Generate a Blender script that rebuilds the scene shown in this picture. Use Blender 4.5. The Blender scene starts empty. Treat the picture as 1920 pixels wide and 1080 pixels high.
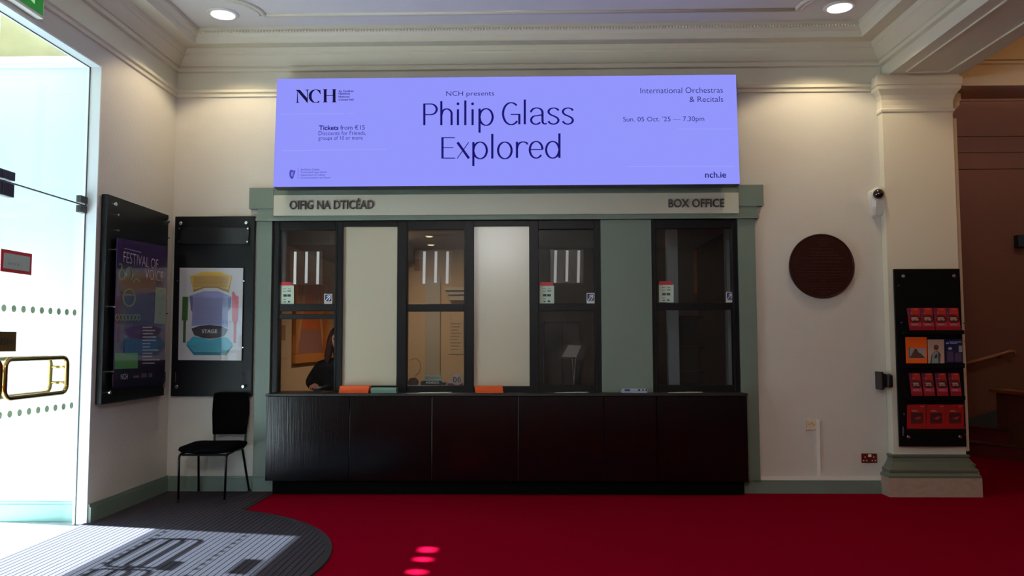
import bpy, bmesh, math, random
from mathutils import Vector, Matrix
random.seed(7)
S = bpy.context.scene
C = S.collection
R = math.radians
PI = math.pi

# ------------------------------------------------------------------ camera
F, PIT, YAW, ROLL = 1508.0, 3.8, 1.26, 0.12        # focal length in px of a 1920 px wide frame
EYE = Vector((0, -7.5, 1.385))
_p, _y, _r = R(PIT), R(YAW), R(ROLL)
FWD = Vector((-math.sin(_y)*math.cos(_p), math.cos(_y)*math.cos(_p), math.sin(_p)))
_rt = Vector((math.cos(_y), math.sin(_y), 0)); _up = _rt.cross(FWD)
RT = _rt*math.cos(_r) - _up*math.sin(_r); UP = _rt*math.sin(_r) + _up*math.cos(_r)
cd = bpy.data.cameras.new('camera'); cam = bpy.data.objects.new('camera', cd); C.objects.link(cam)
cd.sensor_width = 36; cd.lens = F/1920*36; cd.clip_start = 0.05; cd.clip_end = 300
M3 = Matrix((RT, UP, -FWD)).transposed()
cam.matrix_world = Matrix.Translation(EYE) @ M3.to_4x4()
S.camera = cam

# ------------------------------------------------------------------ view, sky, sun, lights
S.view_settings.view_transform = 'Standard'; S.view_settings.look = 'None'
S.view_settings.gamma = 1; S.view_settings.use_curve_mapping = False
S.view_settings.exposure = 0.0
try:
    S.cycles.max_bounces = 10; S.cycles.transparent_max_bounces = 16
    S.cycles.sample_clamp_indirect = 6; S.cycles.caustics_reflective = False; S.cycles.caustics_refractive = False
except Exception: pass
W = bpy.data.worlds.new('sky'); S.world = W; W.use_nodes = True
bg = W.node_tree.nodes['Background']; bg.inputs[0].default_value = (0.60, 0.80, 1.0, 1); bg.inputs[1].default_value = 4.5
sd = bpy.data.lights.new('sun', 'SUN'); sd.energy = 105; sd.angle = R(0.8); sd.color = (0.90, 0.96, 1.0)
sun = bpy.data.objects.new('sun', sd); C.objects.link(sun)
sun.rotation_euler = Vector((1.0, -0.19, -1.12)).to_track_quat('-Z', 'Y').to_euler()
def spot(x, y, z, w, col, ang=122, blend=.25, rad=.06, d=(0, 0, -1)):
    l = bpy.data.lights.new('downlight_lamp', 'SPOT'); l.energy = w; l.color = col; l.spot_size = R(ang); l.spot_blend = blend
    l.shadow_soft_size = rad
    o = bpy.data.objects.new('downlight_lamp', l); C.objects.link(o); o.location = (x, y, z)
    o.rotation_euler = Vector(d).to_track_quat('-Z', 'Y').to_euler()
WARM = (1.0, 0.82, 0.54)
def point_lamp(x, y, z, w, col, rad):
    l = bpy.data.lights.new('pendant_lamp', 'POINT'); l.energy = w; l.color = col; l.shadow_soft_size = rad
    o = bpy.data.objects.new('pendant_lamp', l); C.objects.link(o); o.location = (x, y, z)
point_lamp(-.6, -8.0, 3.3, 165, (.94, .97, 1.0), .2)       # added fill light behind the viewer, no fitting
spot(-2.69, -.65, 4.22, 56, WARM, rad=.09); spot(2.69, -.65, 4.22, 66, WARM, rad=.09)
for x in (-2.2, 2.2): spot(x, -4.6, 4.2, 34, WARM); spot(x, -7.6, 4.2, 34, WARM)  # unseen downlights, presumed and added for ambient light
spot(5.6, -1.3, 4.2, 8, (1.0, .45, .18), 150); point_lamp(5.3, -1.7, 3.75, 16, (1.0, .50, .16), .1)
spot(5.4, 1.6, 4.6, 9, (1.0, .48, .20), 130)
def area(loc, sx, sy, w, col, d=(0, 0, -1)):
    l = bpy.data.lights.new('ceiling_panel_lamp', 'AREA'); l.shape = 'RECTANGLE'; l.size = sx; l.size_y = sy; l.energy = w; l.color = col
    o = bpy.data.objects.new('ceiling_panel_lamp', l); C.objects.link(o); o.location = loc
    o.rotation_euler = Vector(d).to_track_quat('-Z', 'Y').to_euler()
area((-1.4, 1.2, 2.50), .5, .5, 36, (1.0, .88, .70))       # box office ceiling lamp
area((1.2, 1.4, 2.50), .3, .3, .35, (1.0, .6, .4))

# ------------------------------------------------------------------ helpers
def ray(x, y): return RT*((x-960)/F) - UP*((y-540)/F) + FWD
def hit(x, y, o, n):
    v = ray(x, y); n = Vector(n); return EYE + v*((Vector(o)-EYE).dot(n)/v.dot(n))
def atY(x, y, Y): return hit(x, y, (0, Y, 0), (0, 1, 0))
def atX(x, y, X): return hit(x, y, (X, 0, 0), (1, 0, 0))
def atZ(x, y, Z=0): return hit(x, y, (0, 0, Z), (0, 0, 1))

_m = {}
def srgb(c):
    return tuple(((v/255)/12.92 if v <= 10.3 else ((v/255+.055)/1.055)**2.4) for v in c)
def mat(name, col, rough=.5, metal=0, bump=0, scale=40, stretch=(1, 1, 1), var=0, emit=None, es=1, coat=0, spec=.5):
    if name in _m: return _m[name]
    m = bpy.data.materials.new(name); m.use_nodes = True; nt = m.node_tree; b = nt.nodes['Principled BSDF']
    c = srgb(col) + (1,)
    b.inputs['Base Color'].default_value = c; b.inputs['Roughness'].default_value = rough; b.inputs['Metallic'].default_value = metal
    b.inputs['Coat Weight'].default_value = coat; b.inputs['Coat Roughness'].default_value = .08
    b.inputs['Specular IOR Level'].default_value = spec
    if emit:
        b.inputs['Emission Color'].default_value = srgb(emit)+(1,); b.inputs['Emission Strength'].default_value = es
    tc = nt.nodes.new('ShaderNodeTexCoord'); mp = nt.nodes.new('ShaderNodeMapping'); mp.inputs['Scale'].default_value = stretch
    nz = nt.nodes.new('ShaderNodeTexNoise'); nz.inputs['Scale'].default_value = scale; nz.inputs['Detail'].default_value = 6
    nt.links.new(tc.outputs['Object'], mp.inputs[0]); nt.links.new(mp.outputs[0], nz.inputs['Vector'])
    if bump:
        bp = nt.nodes.new('ShaderNodeBump'); bp.inputs['Strength'].default_value = bump; bp.inputs['Distance'].default_value = .01
        nt.links.new(nz.outputs[0], bp.inputs['Height']); nt.links.new(bp.outputs[0], b.inputs['Normal'])
    if var:
        mx = nt.nodes.new('ShaderNodeMix'); mx.data_type = 'RGBA'
        mx.inputs[6].default_value = tuple(v*(1-var) for v in c[:3])+(1,); mx.inputs[7].default_value = tuple(min(1, v*(1+var)) for v in c[:3])+(1,)
        nt.links.new(nz.outputs[0], mx.inputs[0]); nt.links.new(mx.outputs[2], b.inputs['Base Color'])
    _m[name] = m; return m
def emission(name, col, s=1.0):
    m = bpy.data.materials.new(name); m.use_nodes = True; nt = m.node_tree; nt.nodes.clear()
    e = nt.nodes.new('ShaderNodeEmission'); e.inputs[0].default_value = srgb(col)+(1,); e.inputs[1].default_value = s
    o = nt.nodes.new('ShaderNodeOutputMaterial'); nt.links.new(e.outputs[0], o.inputs[0]); return m
def glass(name, tint, k=1.0):
    m = bpy.data.materials.new(name); m.use_nodes = True; nt = m.node_tree; nt.nodes.clear()
    t = nt.nodes.new('ShaderNodeBsdfTransparent'); t.inputs[0].default_value = tint+(1,)
    g = nt.nodes.new('ShaderNodeBsdfGlossy'); g.inputs['Roughness'].default_value = .02
    f = nt.nodes.new('ShaderNodeLayerWeight'); f.inputs[0].default_value = .5
    pw = nt.nodes.new('ShaderNodeMath'); pw.operation = 'POWER'; pw.inputs[1].default_value = 5
    ml = nt.nodes.new('ShaderNodeMath'); ml.operation = 'MULTIPLY_ADD'; ml.inputs[1].default_value = .9*k; ml.inputs[2].default_value = .035*k; ml.use_clamp = True
    mx = nt.nodes.new('ShaderNodeMixShader'); o = nt.nodes.new('ShaderNodeOutputMaterial')
    nt.links.new(f.outputs['Facing'], pw.inputs[0]); nt.links.new(pw.outputs[0], ml.inputs[0]); nt.links.new(ml.outputs[0], mx.inputs[0])
    nt.links.new(t.outputs[0], mx.inputs[1]); nt.links.new(g.outputs[0], mx.inputs[2]); nt.links.new(mx.outputs[0], o.inputs[0]); return m

class MB:
    def __init__(s): s.v = []; s.f = []
    def add(s, vs, fs):
        n = len(s.v); s.v += [tuple(v) for v in vs]; s.f += [tuple(i+n for i in f) for f in fs]; return s
    def box(s, x0, y0, z0, x1, y1, z1):
        x0, x1 = sorted((x0, x1)); y0, y1 = sorted((y0, y1)); z0, z1 = sorted((z0, z1))
        return s.add([(x0,y0,z0),(x1,y0,z0),(x1,y1,z0),(x0,y1,z0),(x0,y0,z1),(x1,y0,z1),(x1,y1,z1),(x0,y1,z1)],
                     [(3,2,1,0),(4,5,6,7),(0,1,5,4),(1,2,6,5),(2,3,7,6),(3,0,4,7)])
    def prism(s, pts, d):
        """pts: 3-D polygon, d: extrusion vector"""
        pts = [Vector(p) for p in pts]; d = Vector(d); n = len(pts)
        return s.add(pts+[p+d for p in pts], [tuple(range(n-1, -1, -1)), tuple(range(n, 2*n))]+[(i, (i+1) % n, n+(i+1) % n, n+i) for i in range(n)])
    def face(s, pts): return s.add(pts, [tuple(range(len(pts)))])
    def tube(s, pts, r, seg=8, closed=False, caps=True):
        pts = [Vector(p) for p in pts]; n = len(pts); rs = r if isinstance(r, (list, tuple)) else [r]*n
        ref = None; rings = []
        for i, p in enumerate(pts):
            a = pts[i-1] if (i or closed) else p; b = pts[(i+1) % n] if (i < n-1 or closed) else p
            t = (b-a).normalized()
            if ref is None:
                ref = t.orthogonal().normalized()
            ref = (ref - t*ref.dot(t)).normalized(); q = t.cross(ref)
            rings.append([p+(ref*math.cos(k*2*PI/seg)+q*math.sin(k*2*PI/seg))*rs[i] for k in range(seg)])
        vs = [v for rg in rings for v in rg]; fs = []
        for i in range(n if closed else n-1):
            j = (i+1) % n
            for k in range(seg): fs.append((i*seg+k, i*seg+(k+1) % seg, j*seg+(k+1) % seg, j*seg+k))
        if caps and not closed: fs += [tuple(range(seg-1, -1, -1)), tuple((n-1)*seg+k for k in range(seg))]
        return s.add(vs, fs)
    def lathe(s, prof, o=(0, 0, 0), axis=(0, 0, 1), seg=24):
        """prof: (radius, height along axis)"""
        ax = Vector(axis).normalized(); u = ax.orthogonal().normalized(); w = ax.cross(u); o = Vector(o); vs = []
        for r, h in prof: vs += [o+ax*h+(u*math.cos(k*2*PI/seg)+w*math.sin(k*2*PI/seg))*r for k in range(seg)]
        n = len(prof); fs = [(i*seg+k, i*seg+(k+1) % seg, (i+1)*seg+(k+1) % seg, (i+1)*seg+k) for i in range(n-1) for k in range(seg)]
        fs += [tuple(range(seg-1, -1, -1)), tuple((n-1)*seg+k for k in range(seg))]
        return s.add(vs, fs)
    def mesh(s, name):
        me = bpy.data.meshes.new(name); me.from_pydata(s.v, [], s.f)
        bm = bmesh.new(); bm.from_mesh(me); bmesh.ops.recalc_face_normals(bm, faces=bm.faces); bm.to_mesh(me); bm.free(); return me
    def build(s, name, m, parent=None, smooth=False, bevel=0, loc=None):
        me = s.mesh(name); me.materials.append(m); o = bpy.data.objects.new(name, me); C.objects.link(o)
        if parent: o.parent = parent; o.matrix_parent_inverse = Matrix.Translation(parent.location).inverted() if parent.parent is None else Matrix.Translation(parent.location if parent.type == 'EMPTY' else (0, 0, 0)).inverted()
        if smooth:
            for p in me.polygons: p.use_smooth = True
        if bevel:
            b = o.modifiers.new('bevel', 'BEVEL'); b.width = bevel; b.segments = 2; b.limit_method = 'ANGLE'
        return o
def empty(name, loc):
    o = bpy.data.objects.new(name, None); C.objects.link(o); o.location = loc; o.empty_display_size = .1; return o
def tag(o, label=None, cat=None, group=None, kind=None):
    if label: o['label'] = label
    if cat: o['category'] = cat
    if group: o['group'] = group
    if kind: o['kind'] = kind
    return o
def thing(name, loc, label, cat, group=None): return tag(empty(name, loc), label, cat, group)
def struct(name, mb, m, **k): return tag(mb.build(name, m, **k), kind='structure')
def box(x0, y0, z0, x1, y1, z1): return MB().box(x0, y0, z0, x1, y1, z1)
def copy_tree(o, parent=None, off=None):
    c = o.copy(); C.objects.link(c); c.parent = parent
    if off is not None: c.location = o.location + Vector(off)
    for ch in list(o.children): copy_tree(ch, c)
    return c

class Plane:
    """a flat surface in the room that printed or lettered work lies on"""
    def __init__(s, o, U, V):
        s.o = Vector(o); s.U = Vector(U).normalized(); s.V = Vector(V).normalized(); s.N = s.U.cross(s.V)
    def px(s, x, y):
        p = hit(x, y, s.o, s.N)-s.o; return p.dot(s.U), p.dot(s.V)
    def p3(s, u, v, d=0): return s.o+s.U*u+s.V*v+s.N*d
    def poly(s, pts, d=.001):              # pts in photograph pixels
        return [s.p3(*s.px(*p), d) for p in pts]
FRONT = lambda Y: Plane((0, Y, 0), (1, 0, 0), (0, 0, 1))
LEFTW = lambda X: Plane((X, 0, 0), (0, 1, 0), (0, 0, 1))

_tc = {}
def text_geo(txt, off=0.0, shear=0.0):
    key = (txt, off, shear)
    if key in _tc: return _tc[key]
    cu = bpy.data.curves.new('t', 'FONT'); cu.body = txt; cu.offset = off; cu.fill_mode = 'FRONT'; cu.resolution_u = 3; cu.shear = shear
    ob = bpy.data.objects.new('t', cu); C.objects.link(ob)
    me = ob.to_mesh(); vs = [v.co.copy() for v in me.vertices]; fs = [tuple(p.vertices) for p in me.polygons]
    ob.to_mesh_clear(); bpy.data.objects.remove(ob)
    x0 = min(v.x for v in vs); x1 = max(v.x for v in vs); y0 = min(v.y for v in vs); y1 = max(v.y for v in vs)
    _tc[key] = ([((v.x-x0)/(x1-x0), (v.y-y0)/(y1-y0)) for v in vs], fs); return _tc[key]
def text(mb, pl, txt, x0, y0, x1, y1, off=0.0, d=.0012, thick=0):
    """ink of the words fills the box x0..x1, y0(top)..y1 given in photograph pixels, laid in plane pl"""
    vs, fs = text_geo(txt, off)
    ym, xm = (y0+y1)/2, (x0+x1)/2
    u0, u1 = pl.px(x0, ym)[0], pl.px(x1, ym)[0]; v0, v1 = pl.px(xm, y1)[1], pl.px(xm, y0)[1]
    pts = [pl.p3(u0+(u1-u0)*a, v0+(v1-v0)*b, d+thick) for a, b in vs]
    if not thick: return mb.add(pts, fs)
    n = len(pts); cnt = {}
    for f in fs:
        for i in range(len(f)):
            e = (f[i], f[(i+1) % len(f)]); cnt[tuple(sorted(e))] = cnt.get(tuple(sorted(e)), []) + [e]
    sides = [(e[0][0], e[0][1], e[0][1]+n, e[0][0]+n) for e in cnt.values() if len(e) == 1]
    return mb.add(pts+[p-pl.N*thick for p in pts], fs+sides)
def decal(pl, polys, name, m, parent, d=.0012):
    mb = MB()
    for p in polys: mb.face(pl.poly(p, d))
    return mb.build(name, m, parent)
def rect(x0, y0, x1, y1): return [(x0, y1), (x1, y1), (x1, y0), (x0, y0)]

# ------------------------------------------------------------------ materials
def wallpaper(name, col):
    m = mat(name, col, .75); nt = m.node_tree; b = nt.nodes['Principled BSDF']
    tc = nt.nodes.new('ShaderNodeTexCoord'); h = []
    for ax in (R(45), R(-45)):
        mp = nt.nodes.new('ShaderNodeMapping'); mp.inputs['Rotation'].default_value = (0, ax, 0)
        w = nt.nodes.new('ShaderNodeTexWave'); w.inputs['Scale'].default_value = 26; w.inputs['Distortion'].default_value = .6
        nt.links.new(tc.outputs['Object'], mp.inputs[0]); nt.links.new(mp.outputs[0], w.inputs['Vector']); h.append(w)
    a = nt.nodes.new('ShaderNodeMath'); a.operation = 'MULTIPLY'
    nt.links.new(h[0].outputs['Fac'], a.inputs[0]); nt.links.new(h[1].outputs['Fac'], a.inputs[1])
    bp = nt.nodes.new('ShaderNodeBump'); bp.inputs['Strength'].default_value = .35; bp.inputs['Distance'].default_value = .004
    nt.links.new(a.outputs[0], bp.inputs['Height']); nt.links.new(bp.outputs[0], b.inputs['Normal']); return m
PAPER = wallpaper('cream_textured_wallpaper', (204, 200, 192))
PLASTER = mat('cream_painted_plaster', (218, 213, 195), .6, bump=.05, scale=8)
CEIL = mat('ceiling_paint', (222, 219, 214), .8, bump=.04, scale=6)
SAGE = mat('sage_green_paint', (108, 124, 114), .45, bump=.04, scale=14)
CREAMP = mat('cream_sign_paint', (188, 188, 172), .4)
BLACKW = mat('black_stained_timber', (3, 3, 5), .17, bump=.09, scale=9, stretch=(9, 9, .35), spec=.4)
BLACKF = mat('black_window_paint', (7, 7, 9), .4, bump=.03, spec=.25)
BLACKB = mat('black_board', (6, 8, 11), .38, spec=.25)
CARPET = mat('crimson_carpet', (128, 4, 30), .95, bump=.5, scale=420, var=.12, spec=.0)
FABRIC = mat('black_chair_fabric', (6, 6, 8), .95, bump=.6, scale=300, spec=.05)
METALB = mat('black_enamelled_tube', (6, 6, 8), .3, metal=.3)
STEEL = mat('polished_steel', (205, 208, 212), .25, metal=1)
DARKM = mat('dark_bronze_metal', (70, 68, 66), .35, metal=.9)
BRASS = mat('polished_brass', (176, 146, 88), .22, metal=1)
WHITEP = mat('white_plastic', (225, 222, 215), .4)
WHITEF = mat('white_frame_paint', (222, 228, 232), .4)
PAPERW = mat('white_paper', (225, 225, 215), .7)
MARBLE = mat('pale_marble', (172, 172, 170), .35, bump=.03, scale=5, var=.06)
STONE = mat('cream_limestone', (196, 190, 165), .8, bump=.4, scale=7, var=.18)
PLINTH = mat('travertine_plinth', (170, 148, 132), .6, bump=.3, scale=14, stretch=(1, 1, 2.5), var=.22)
SAGEB = mat('sage_base_paint', (96, 106, 92), .4, bump=.05, scale=10)
WOOD = mat('varnished_oak', (150, 88, 44), .35, bump=.1, scale=30, stretch=(1, 6, 6), var=.2)
FIREWIN = mat('grey_print', (170, 190, 185), .5)
REDP = mat('red_plastic', (190, 40, 50), .45)
BLUEP = mat('navy_print', (30, 34, 110), .5)
WHITEI = mat('white_ink', (230, 230, 230), .6)
BLACKI = mat('black_ink', (25, 25, 28), .6)
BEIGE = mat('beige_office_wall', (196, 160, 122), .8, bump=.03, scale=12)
HALLW = mat('hall_wall_paint', (108, 62, 36), .8, bump=.03, scale=12)
GLASSC = glass('clear_glass', (.93, .95, .94), 1.0)
GLASSW = glass('window_glass', (.86, .88, .87), 1.0)
GLASSD = glass('door_glass', (.90, .97, .97), 1.0)
DOTM = glass('olive_vinyl_dot', (.40, .41, .30), .5)
ACRYL = glass('clear_acrylic', (.97, .97, .97), .7)

# ------------------------------------------------------------------ room shell
XL, XR, ZC = -3.38, 3.32, 4.27
struct('floor', MB().box(-3.40, -8.6, -.12, 8.2, 3.2, 0), CARPET)
struct('ceiling', MB().box(-3.6, -8.6, ZC, 8.2, .0, ZC+.15), CEIL)
wb = MB()
BX0, BX1, BZ0, BZ1 = -2.425, 1.955, .93, 2.53
wb.box(-3.70, 0, 0, BX0, .14, ZC+.1); wb.box(BX1, 0, 0, 3.27, .14, ZC+.1)
wb.box(BX0, 0, BZ1, BX1, .14, ZC+.1); wb.box(BX0, .02, 0, BX1, .14, .885)
struct('wall_back', wb, PAPER)
struct('wall_back_lintel', MB().box(3.272, .002, 3.78, 8.2, .45, ZC+.1), PLASTER)
DY0, DY1, DZ = -1.335, -3.51, 3.566      # entrance opening in the left wall
wl = MB()
wl.box(XL-.11, DY0, 0, XL, 0, ZC+.1); wl.box(XL-.11, DY0, DZ, XL, DY1, ZC+.1); wl.box(XL-.11, DY1, 0, XL, -8.6, ZC+.1)
struct('wall_left', wl, PAPER)
struct('wall_front', MB().box(-3.55, -8.75, 0, 8.2, -8.6, ZC+.1), PAPER)
struct('wall_right', MB().box(8.2, -8.75, 0, 8.35, 3.2, 5.2), HALLW)
# stair hall beyond the opening
hb = MB().box(3.2, 2.95, 0, 8.2, 3.1, 5.2); struct('wall_stair_back', hb, HALLW)
struct('wall_stair_side', MB().box(3.98, .45, 0, 4.08, 2.95, 5.2), HALLW)
struct('ceiling_stair', MB().box(3.2, .45, 5.0, 8.2, 3.1, 5.1), HALLW)
hm = MB()
for ya, yb, t in ((250, 256, .016), (284, 286, .012), (314, 317, .014), (186, 190, .02)):
    hm.box(4.08, 2.95-t, atY(1850, yb, 2.95).z, 8.2, 2.96, atY(1850, ya, 2.95).z)
struct('trim_stair_mouldings', hm, HALLW)

# cornice, mitred round left wall, back wall and beam
PROF = [(0,3.72),(.015,3.725),(.018,3.752),(.036,3.762),(.036,3.788),(.012,3.80),(.012,3.955),(.04,3.963),(.046,3.985),(.03,3.992),(.034,4.004),
        (.05,4.01),(.085,4.045),(.12,4.085),(.122,4.102),(.135,4.11),(.155,4.148),(.295,4.138),(.295,4.15),(.305,4.19),(.33,4.215),(.34,4.235),(.34,4.28),(0,4.28)]
def cornice(path_of, prof=PROF):
    mb = MB(); n = len(prof); st = list(zip(*[path_of(p, z) for p, z in prof]))
    vs = [v for s_ in st for v in s_]; fs = []
    for i in range(len(st)-1):
        for k in range(n): fs.append((i*n+k, i*n+(k+1) % n, (i+1)*n+(k+1) % n, (i+1)*n+k))
    fs += [tuple(range(n)), tuple((len(st)-1)*n+k for k in range(n))]
    return mb.add(vs, fs)
struct('trim_1', cornice(lambda p, z: [(XL+p, -8.6, z), (XL+p, -p, z)]), PLASTER)
tb = struct('trim_2', cornice(lambda p, z: [(XL+p, -p, z), (XR-p, -p, z)]), PLASTER)
upper = [(p, z) for p, z in PROF if z > 3.9]
struct('trim_3', cornice(lambda p, z: [(XR-p, -p, z), (XR-p, -8.6, z)], [(0, 3.955)]+upper[1:]), PLASTER)
bd = MB(); x = XL+.36
while x < XR-.35:
    bd.lathe([(.004, 0), (.011, .004), (.012, .012), (.004, .02)], (x, -.338, 4.232), (0, -1, -.4), 6); x += .028
tag(bd.build('bead_row', PLASTER, tb), kind='stuff')
# dropped beam over the pilaster
bz = 3.835
bm_ = MB().box(XR, -8.6, bz, 3.99, .0, ZC+.05)
bo = struct('trim_4', bm_, PLASTER)
pn = MB()
for xa, xb in ((XR+.115, XR+.135), (3.815, 3.84)): pn.box(xa, -8.6, bz-.014, xb, -.22, bz)
pn.box(XR+.115, -.235, bz-.014, 3.84, -.215, bz)
pn.build('panel_bead', PLASTER, bo)
# lintel over the stair opening: fascia lines
lt = MB().box(3.99, -.02, 3.765, 8.2, 0, 3.80); lt.box(3.99, -.04, 3.97, 8.2, 0, 3.99); lt.box(3.99, -.03, 4.01, 8.2, 0, 4.02)
struct('trim_5', lt, PLASTER)
# ceiling panel moulding with corners scooped round the downlights
pm = MB()
def arcpts(cx, cy, r, a0, a1, n=16): return [(cx+r*math.cos(R(a0+(a1-a0)*k/n)), cy+r*math.sin(R(a0+(a1-a0)*k/n))) for k in range(n+1)]
for off, h in ((0, .022), (.022, .012), (.044, .022)):
    rr = .36-off
    A = arcpts(-2.69, -.655, rr+.0, 5, -88); Bp = arcpts(2.69, -.655, rr, 268, 175)
    for path in (A, Bp):
        pm.tube([(a, b, ZC) for a, b in path], h, 6)
    pm.tube([(A[-1][0], A[-1][1], ZC), (A[-1][0], -8.0, ZC)], h, 6); pm.tube([(Bp[0][0], Bp[0][1], ZC), (Bp[0][0], -8.0, ZC)], h, 6)
pm.box(-2.33, -.64, ZC-.016, 2.33, -.60, ZC+.01)
struct('trim_6', pm, PLASTER, smooth=True)

# baseboards
def skirt(name, x0, y0, x1, y1, h, m=SAGE):
    mb = MB().box(x0, y0, 0, x1, y1, h-.022)
    if abs(x1-x0) > abs(y1-y0): mb.box(x0, y1-(y1-y0)*.6 if y1 > y0 else y0, h-.022, x1, y1, h)
    else: mb.box(x0, y0, h-.022, x0+(x1-x0)*.6, y1, h)
    struct(name, mb, m)
skirt('baseboard_left', XL, DY0-.0, XL+.025, 0, .15)
skirt('baseboard_back', XL+.025, -.025, -2.34, .0, .145)
skirt('baseboard_right', 1.93, -.03, 3.20, .0, .118)
struct('trim_7', MB().box(2.10, -.022, .118, 3.20, 0, .152), WHITEP)     # white surface conduit on the skirting
struct('baseboard_front_left', MB().box(XL, -8.6, 0, XL+.025, DY1, .15), SAGE)

# ------------------------------------------------------------------ entrance: frame, glass doors
fr = MB()
jb0 = DY0-.012
fr.box(XL-.11, DY0, 0, XL+.0015, jb0, DZ).box(XL-.11, DY0, DZ-.012, XL+.0015, DY1, DZ).box(XL-.11, DY1+.012, 0, XL+.0015, DY1, DZ)
struct('trim_13', fr, WHITEF)
struct('door_frame', MB().box(XL-.088, jb0, 0, XL-.082, jb0-.008, DZ-.012).box(XL-.088, jb0, DZ-.018, XL-.082, DY1+.012, DZ-.012), DARKM)
GX = -3.465
door_open = struct('window_transom', MB().box(GX-.005, jb0-.002, 2.452, GX+.005, DY1+.014, DZ-.012), GLASSD)
def leaf(n, ya, yb):
    """ya: hinge side, yb: meeting side"""
    d = struct('door_%d' % n, MB().box(GX-.006, ya, .012, GX+.006, yb, 2.446), GLASSD)
    s = -1 if yb < ya else 1
    pf = MB().box(GX-.02, ya, 2.385, GX+.02, ya+s*.09, 2.44); pf.build('hinge_patch', DARKM, d, bevel=.003)
    pf = MB().box(GX-.02, ya, 2.462, GX+.02, ya+s*.09, 2.515); pf.build('transom_patch', DARKM, d, bevel=.003)
    pf = MB().box(GX-.022, yb, 2.35, GX+.022, yb-s*.115, 2.44); pf.build('lock_patch', DARKM, d, bevel=.003)
    pf = MB().box(GX-.022, yb, 2.462, GX+.022, yb-s*.12, 2.52); pf.build('stop_patch', DARKM, d, bevel=.003)
    MB().box(GX-.007, ya, 2.4455, GX+.007, yb, 2.4525).build('seal', BLACKI, d)
    for k in range(9):
        for z in (1.611, .91):
            MB().lathe([(.024, 0), (.024, .002)], (GX+.0062, ya+s*(.105+.103*k), z), (1, 0, 0), 20).build('dot', DOTM, d)
    for X, nm in ((GX+.062, 'handle'), (GX-.062, 'handle')):
        yo, yi = ya+s*.275, ya+s*.975; z0, z1, r = 1.02, 1.275, .055; pts = []
        for cy, cz, a0 in ((yo+s*r, z1-r, 90), (yo+s*r, z0+r, 180), (yi-s*r, z0+r, 270), (yi-s*r, z1-r, 0)):
            for k in range(5):
                a = R(a0+22.5*k); pts.append((X, cy+s*r*math.cos(a), cz+r*math.sin(a)))
        h = MB().tube(pts, .0165, 10, closed=True).build(nm, BRASS, d, smooth=True)
        sg = 1 if X > GX else -1
        for z in (1.09, 1.205):
            for yy in (yo, yi): MB().tube([(GX, yy, z), (X, yy, z)], .011, 8).build('standoff', BRASS, h, smooth=True)
    return d
d1 = leaf(1, jb0-.012, -2.365); d2 = leaf(2, DY1+.15, -2.375)
# lever between door push plate and print: plate, fire notice
pp = thing('push_plate', (GX, -2.28, 1.39), 'dark brass push plate lettered on the glass door above the handle', 'sign')
MB().box(GX+.0065, -2.155, 1.325, GX+.012, -2.355, 1.457).build('plate', mat('aged_brass', (120, 92, 44), .35, metal=.8), pp)
mb = MB(); text(mb, LEFTW(GX+.0125), 'PUSH', -16, 634, 23, 647, .02); mb.build('lettering', BLACKI, pp)
fn = thing('door_notice', (GX, -2.2, 1.9), 'red-bordered pale notice stuck on the glass door at eye level', 'sign')
MB().box(GX+.0065, -2.015, 1.85, GX+.010, -2.34, 1.998).build('border', REDP, fn)
MB().box(GX+.0101, -2.04, 1.873, GX+.012, -2.315, 1.975).build('notice_face', FIREWIN, fn)
mb = MB(); text(mb, LEFTW(GX+.0122), 'o~o o', 15, 493, 36, 497); mb.build('print', mat('grey_ink', (100, 130, 130), .6), fn)
# exit sign on the header
ex = thing('exit_sign', (XL, -2.45, 3.6), 'green illuminated exit sign with arrow and doorway above the glass doors', 'sign')
MB().box(XL, -2.19, 3.595, XL+.055, -2.80, 3.86).build('housing', WHITEP, ex, bevel=.004)
MB().box(XL+.0552, -2.205, 3.615, XL+.058, -2.785, 3.845).build('face', mat('green_lit_face', (0, 110, 30), .4, emit=(0, 120, 25), es=.55), ex)
EP = LEFTW(XL+.0585)
mb = MB()
mb.face([EP.p3(u, v, .0005) for u, v in ((-2.345,3.665),(-2.30,3.655),(-2.30,3.81),(-2.345,3.81))])
mb.face([EP.p3(u, v, .0005) for u, v in ((-2.44,3.81),(-2.41,3.81),(-2.41,3.72),(-2.395,3.72),(-2.425,3.67),(-2.455,3.72),(-2.44,3.72))])
for poly in ([(-2.62,3.80),(-2.59,3.80),(-2.59,3.77),(-2.62,3.77)], [(-2.64,3.76),(-2.58,3.76),(-2.56,3.71),(-2.61,3.70)], [(-2.61,3.70),(-2.56,3.71),(-2.54,3.64),(-2.56,3.635)], [(-2.61,3.71),(-2.63,3.65),(-2.68,3.645),(-2.60,3.69)]):
    mb.face([EP.p3(u, v, .0005) for u, v in poly])
mb.build('pictogram', mat('pale_green_lit', (170, 220, 160), .4, emit=(160, 215, 150), es=.6), ex)

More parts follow.
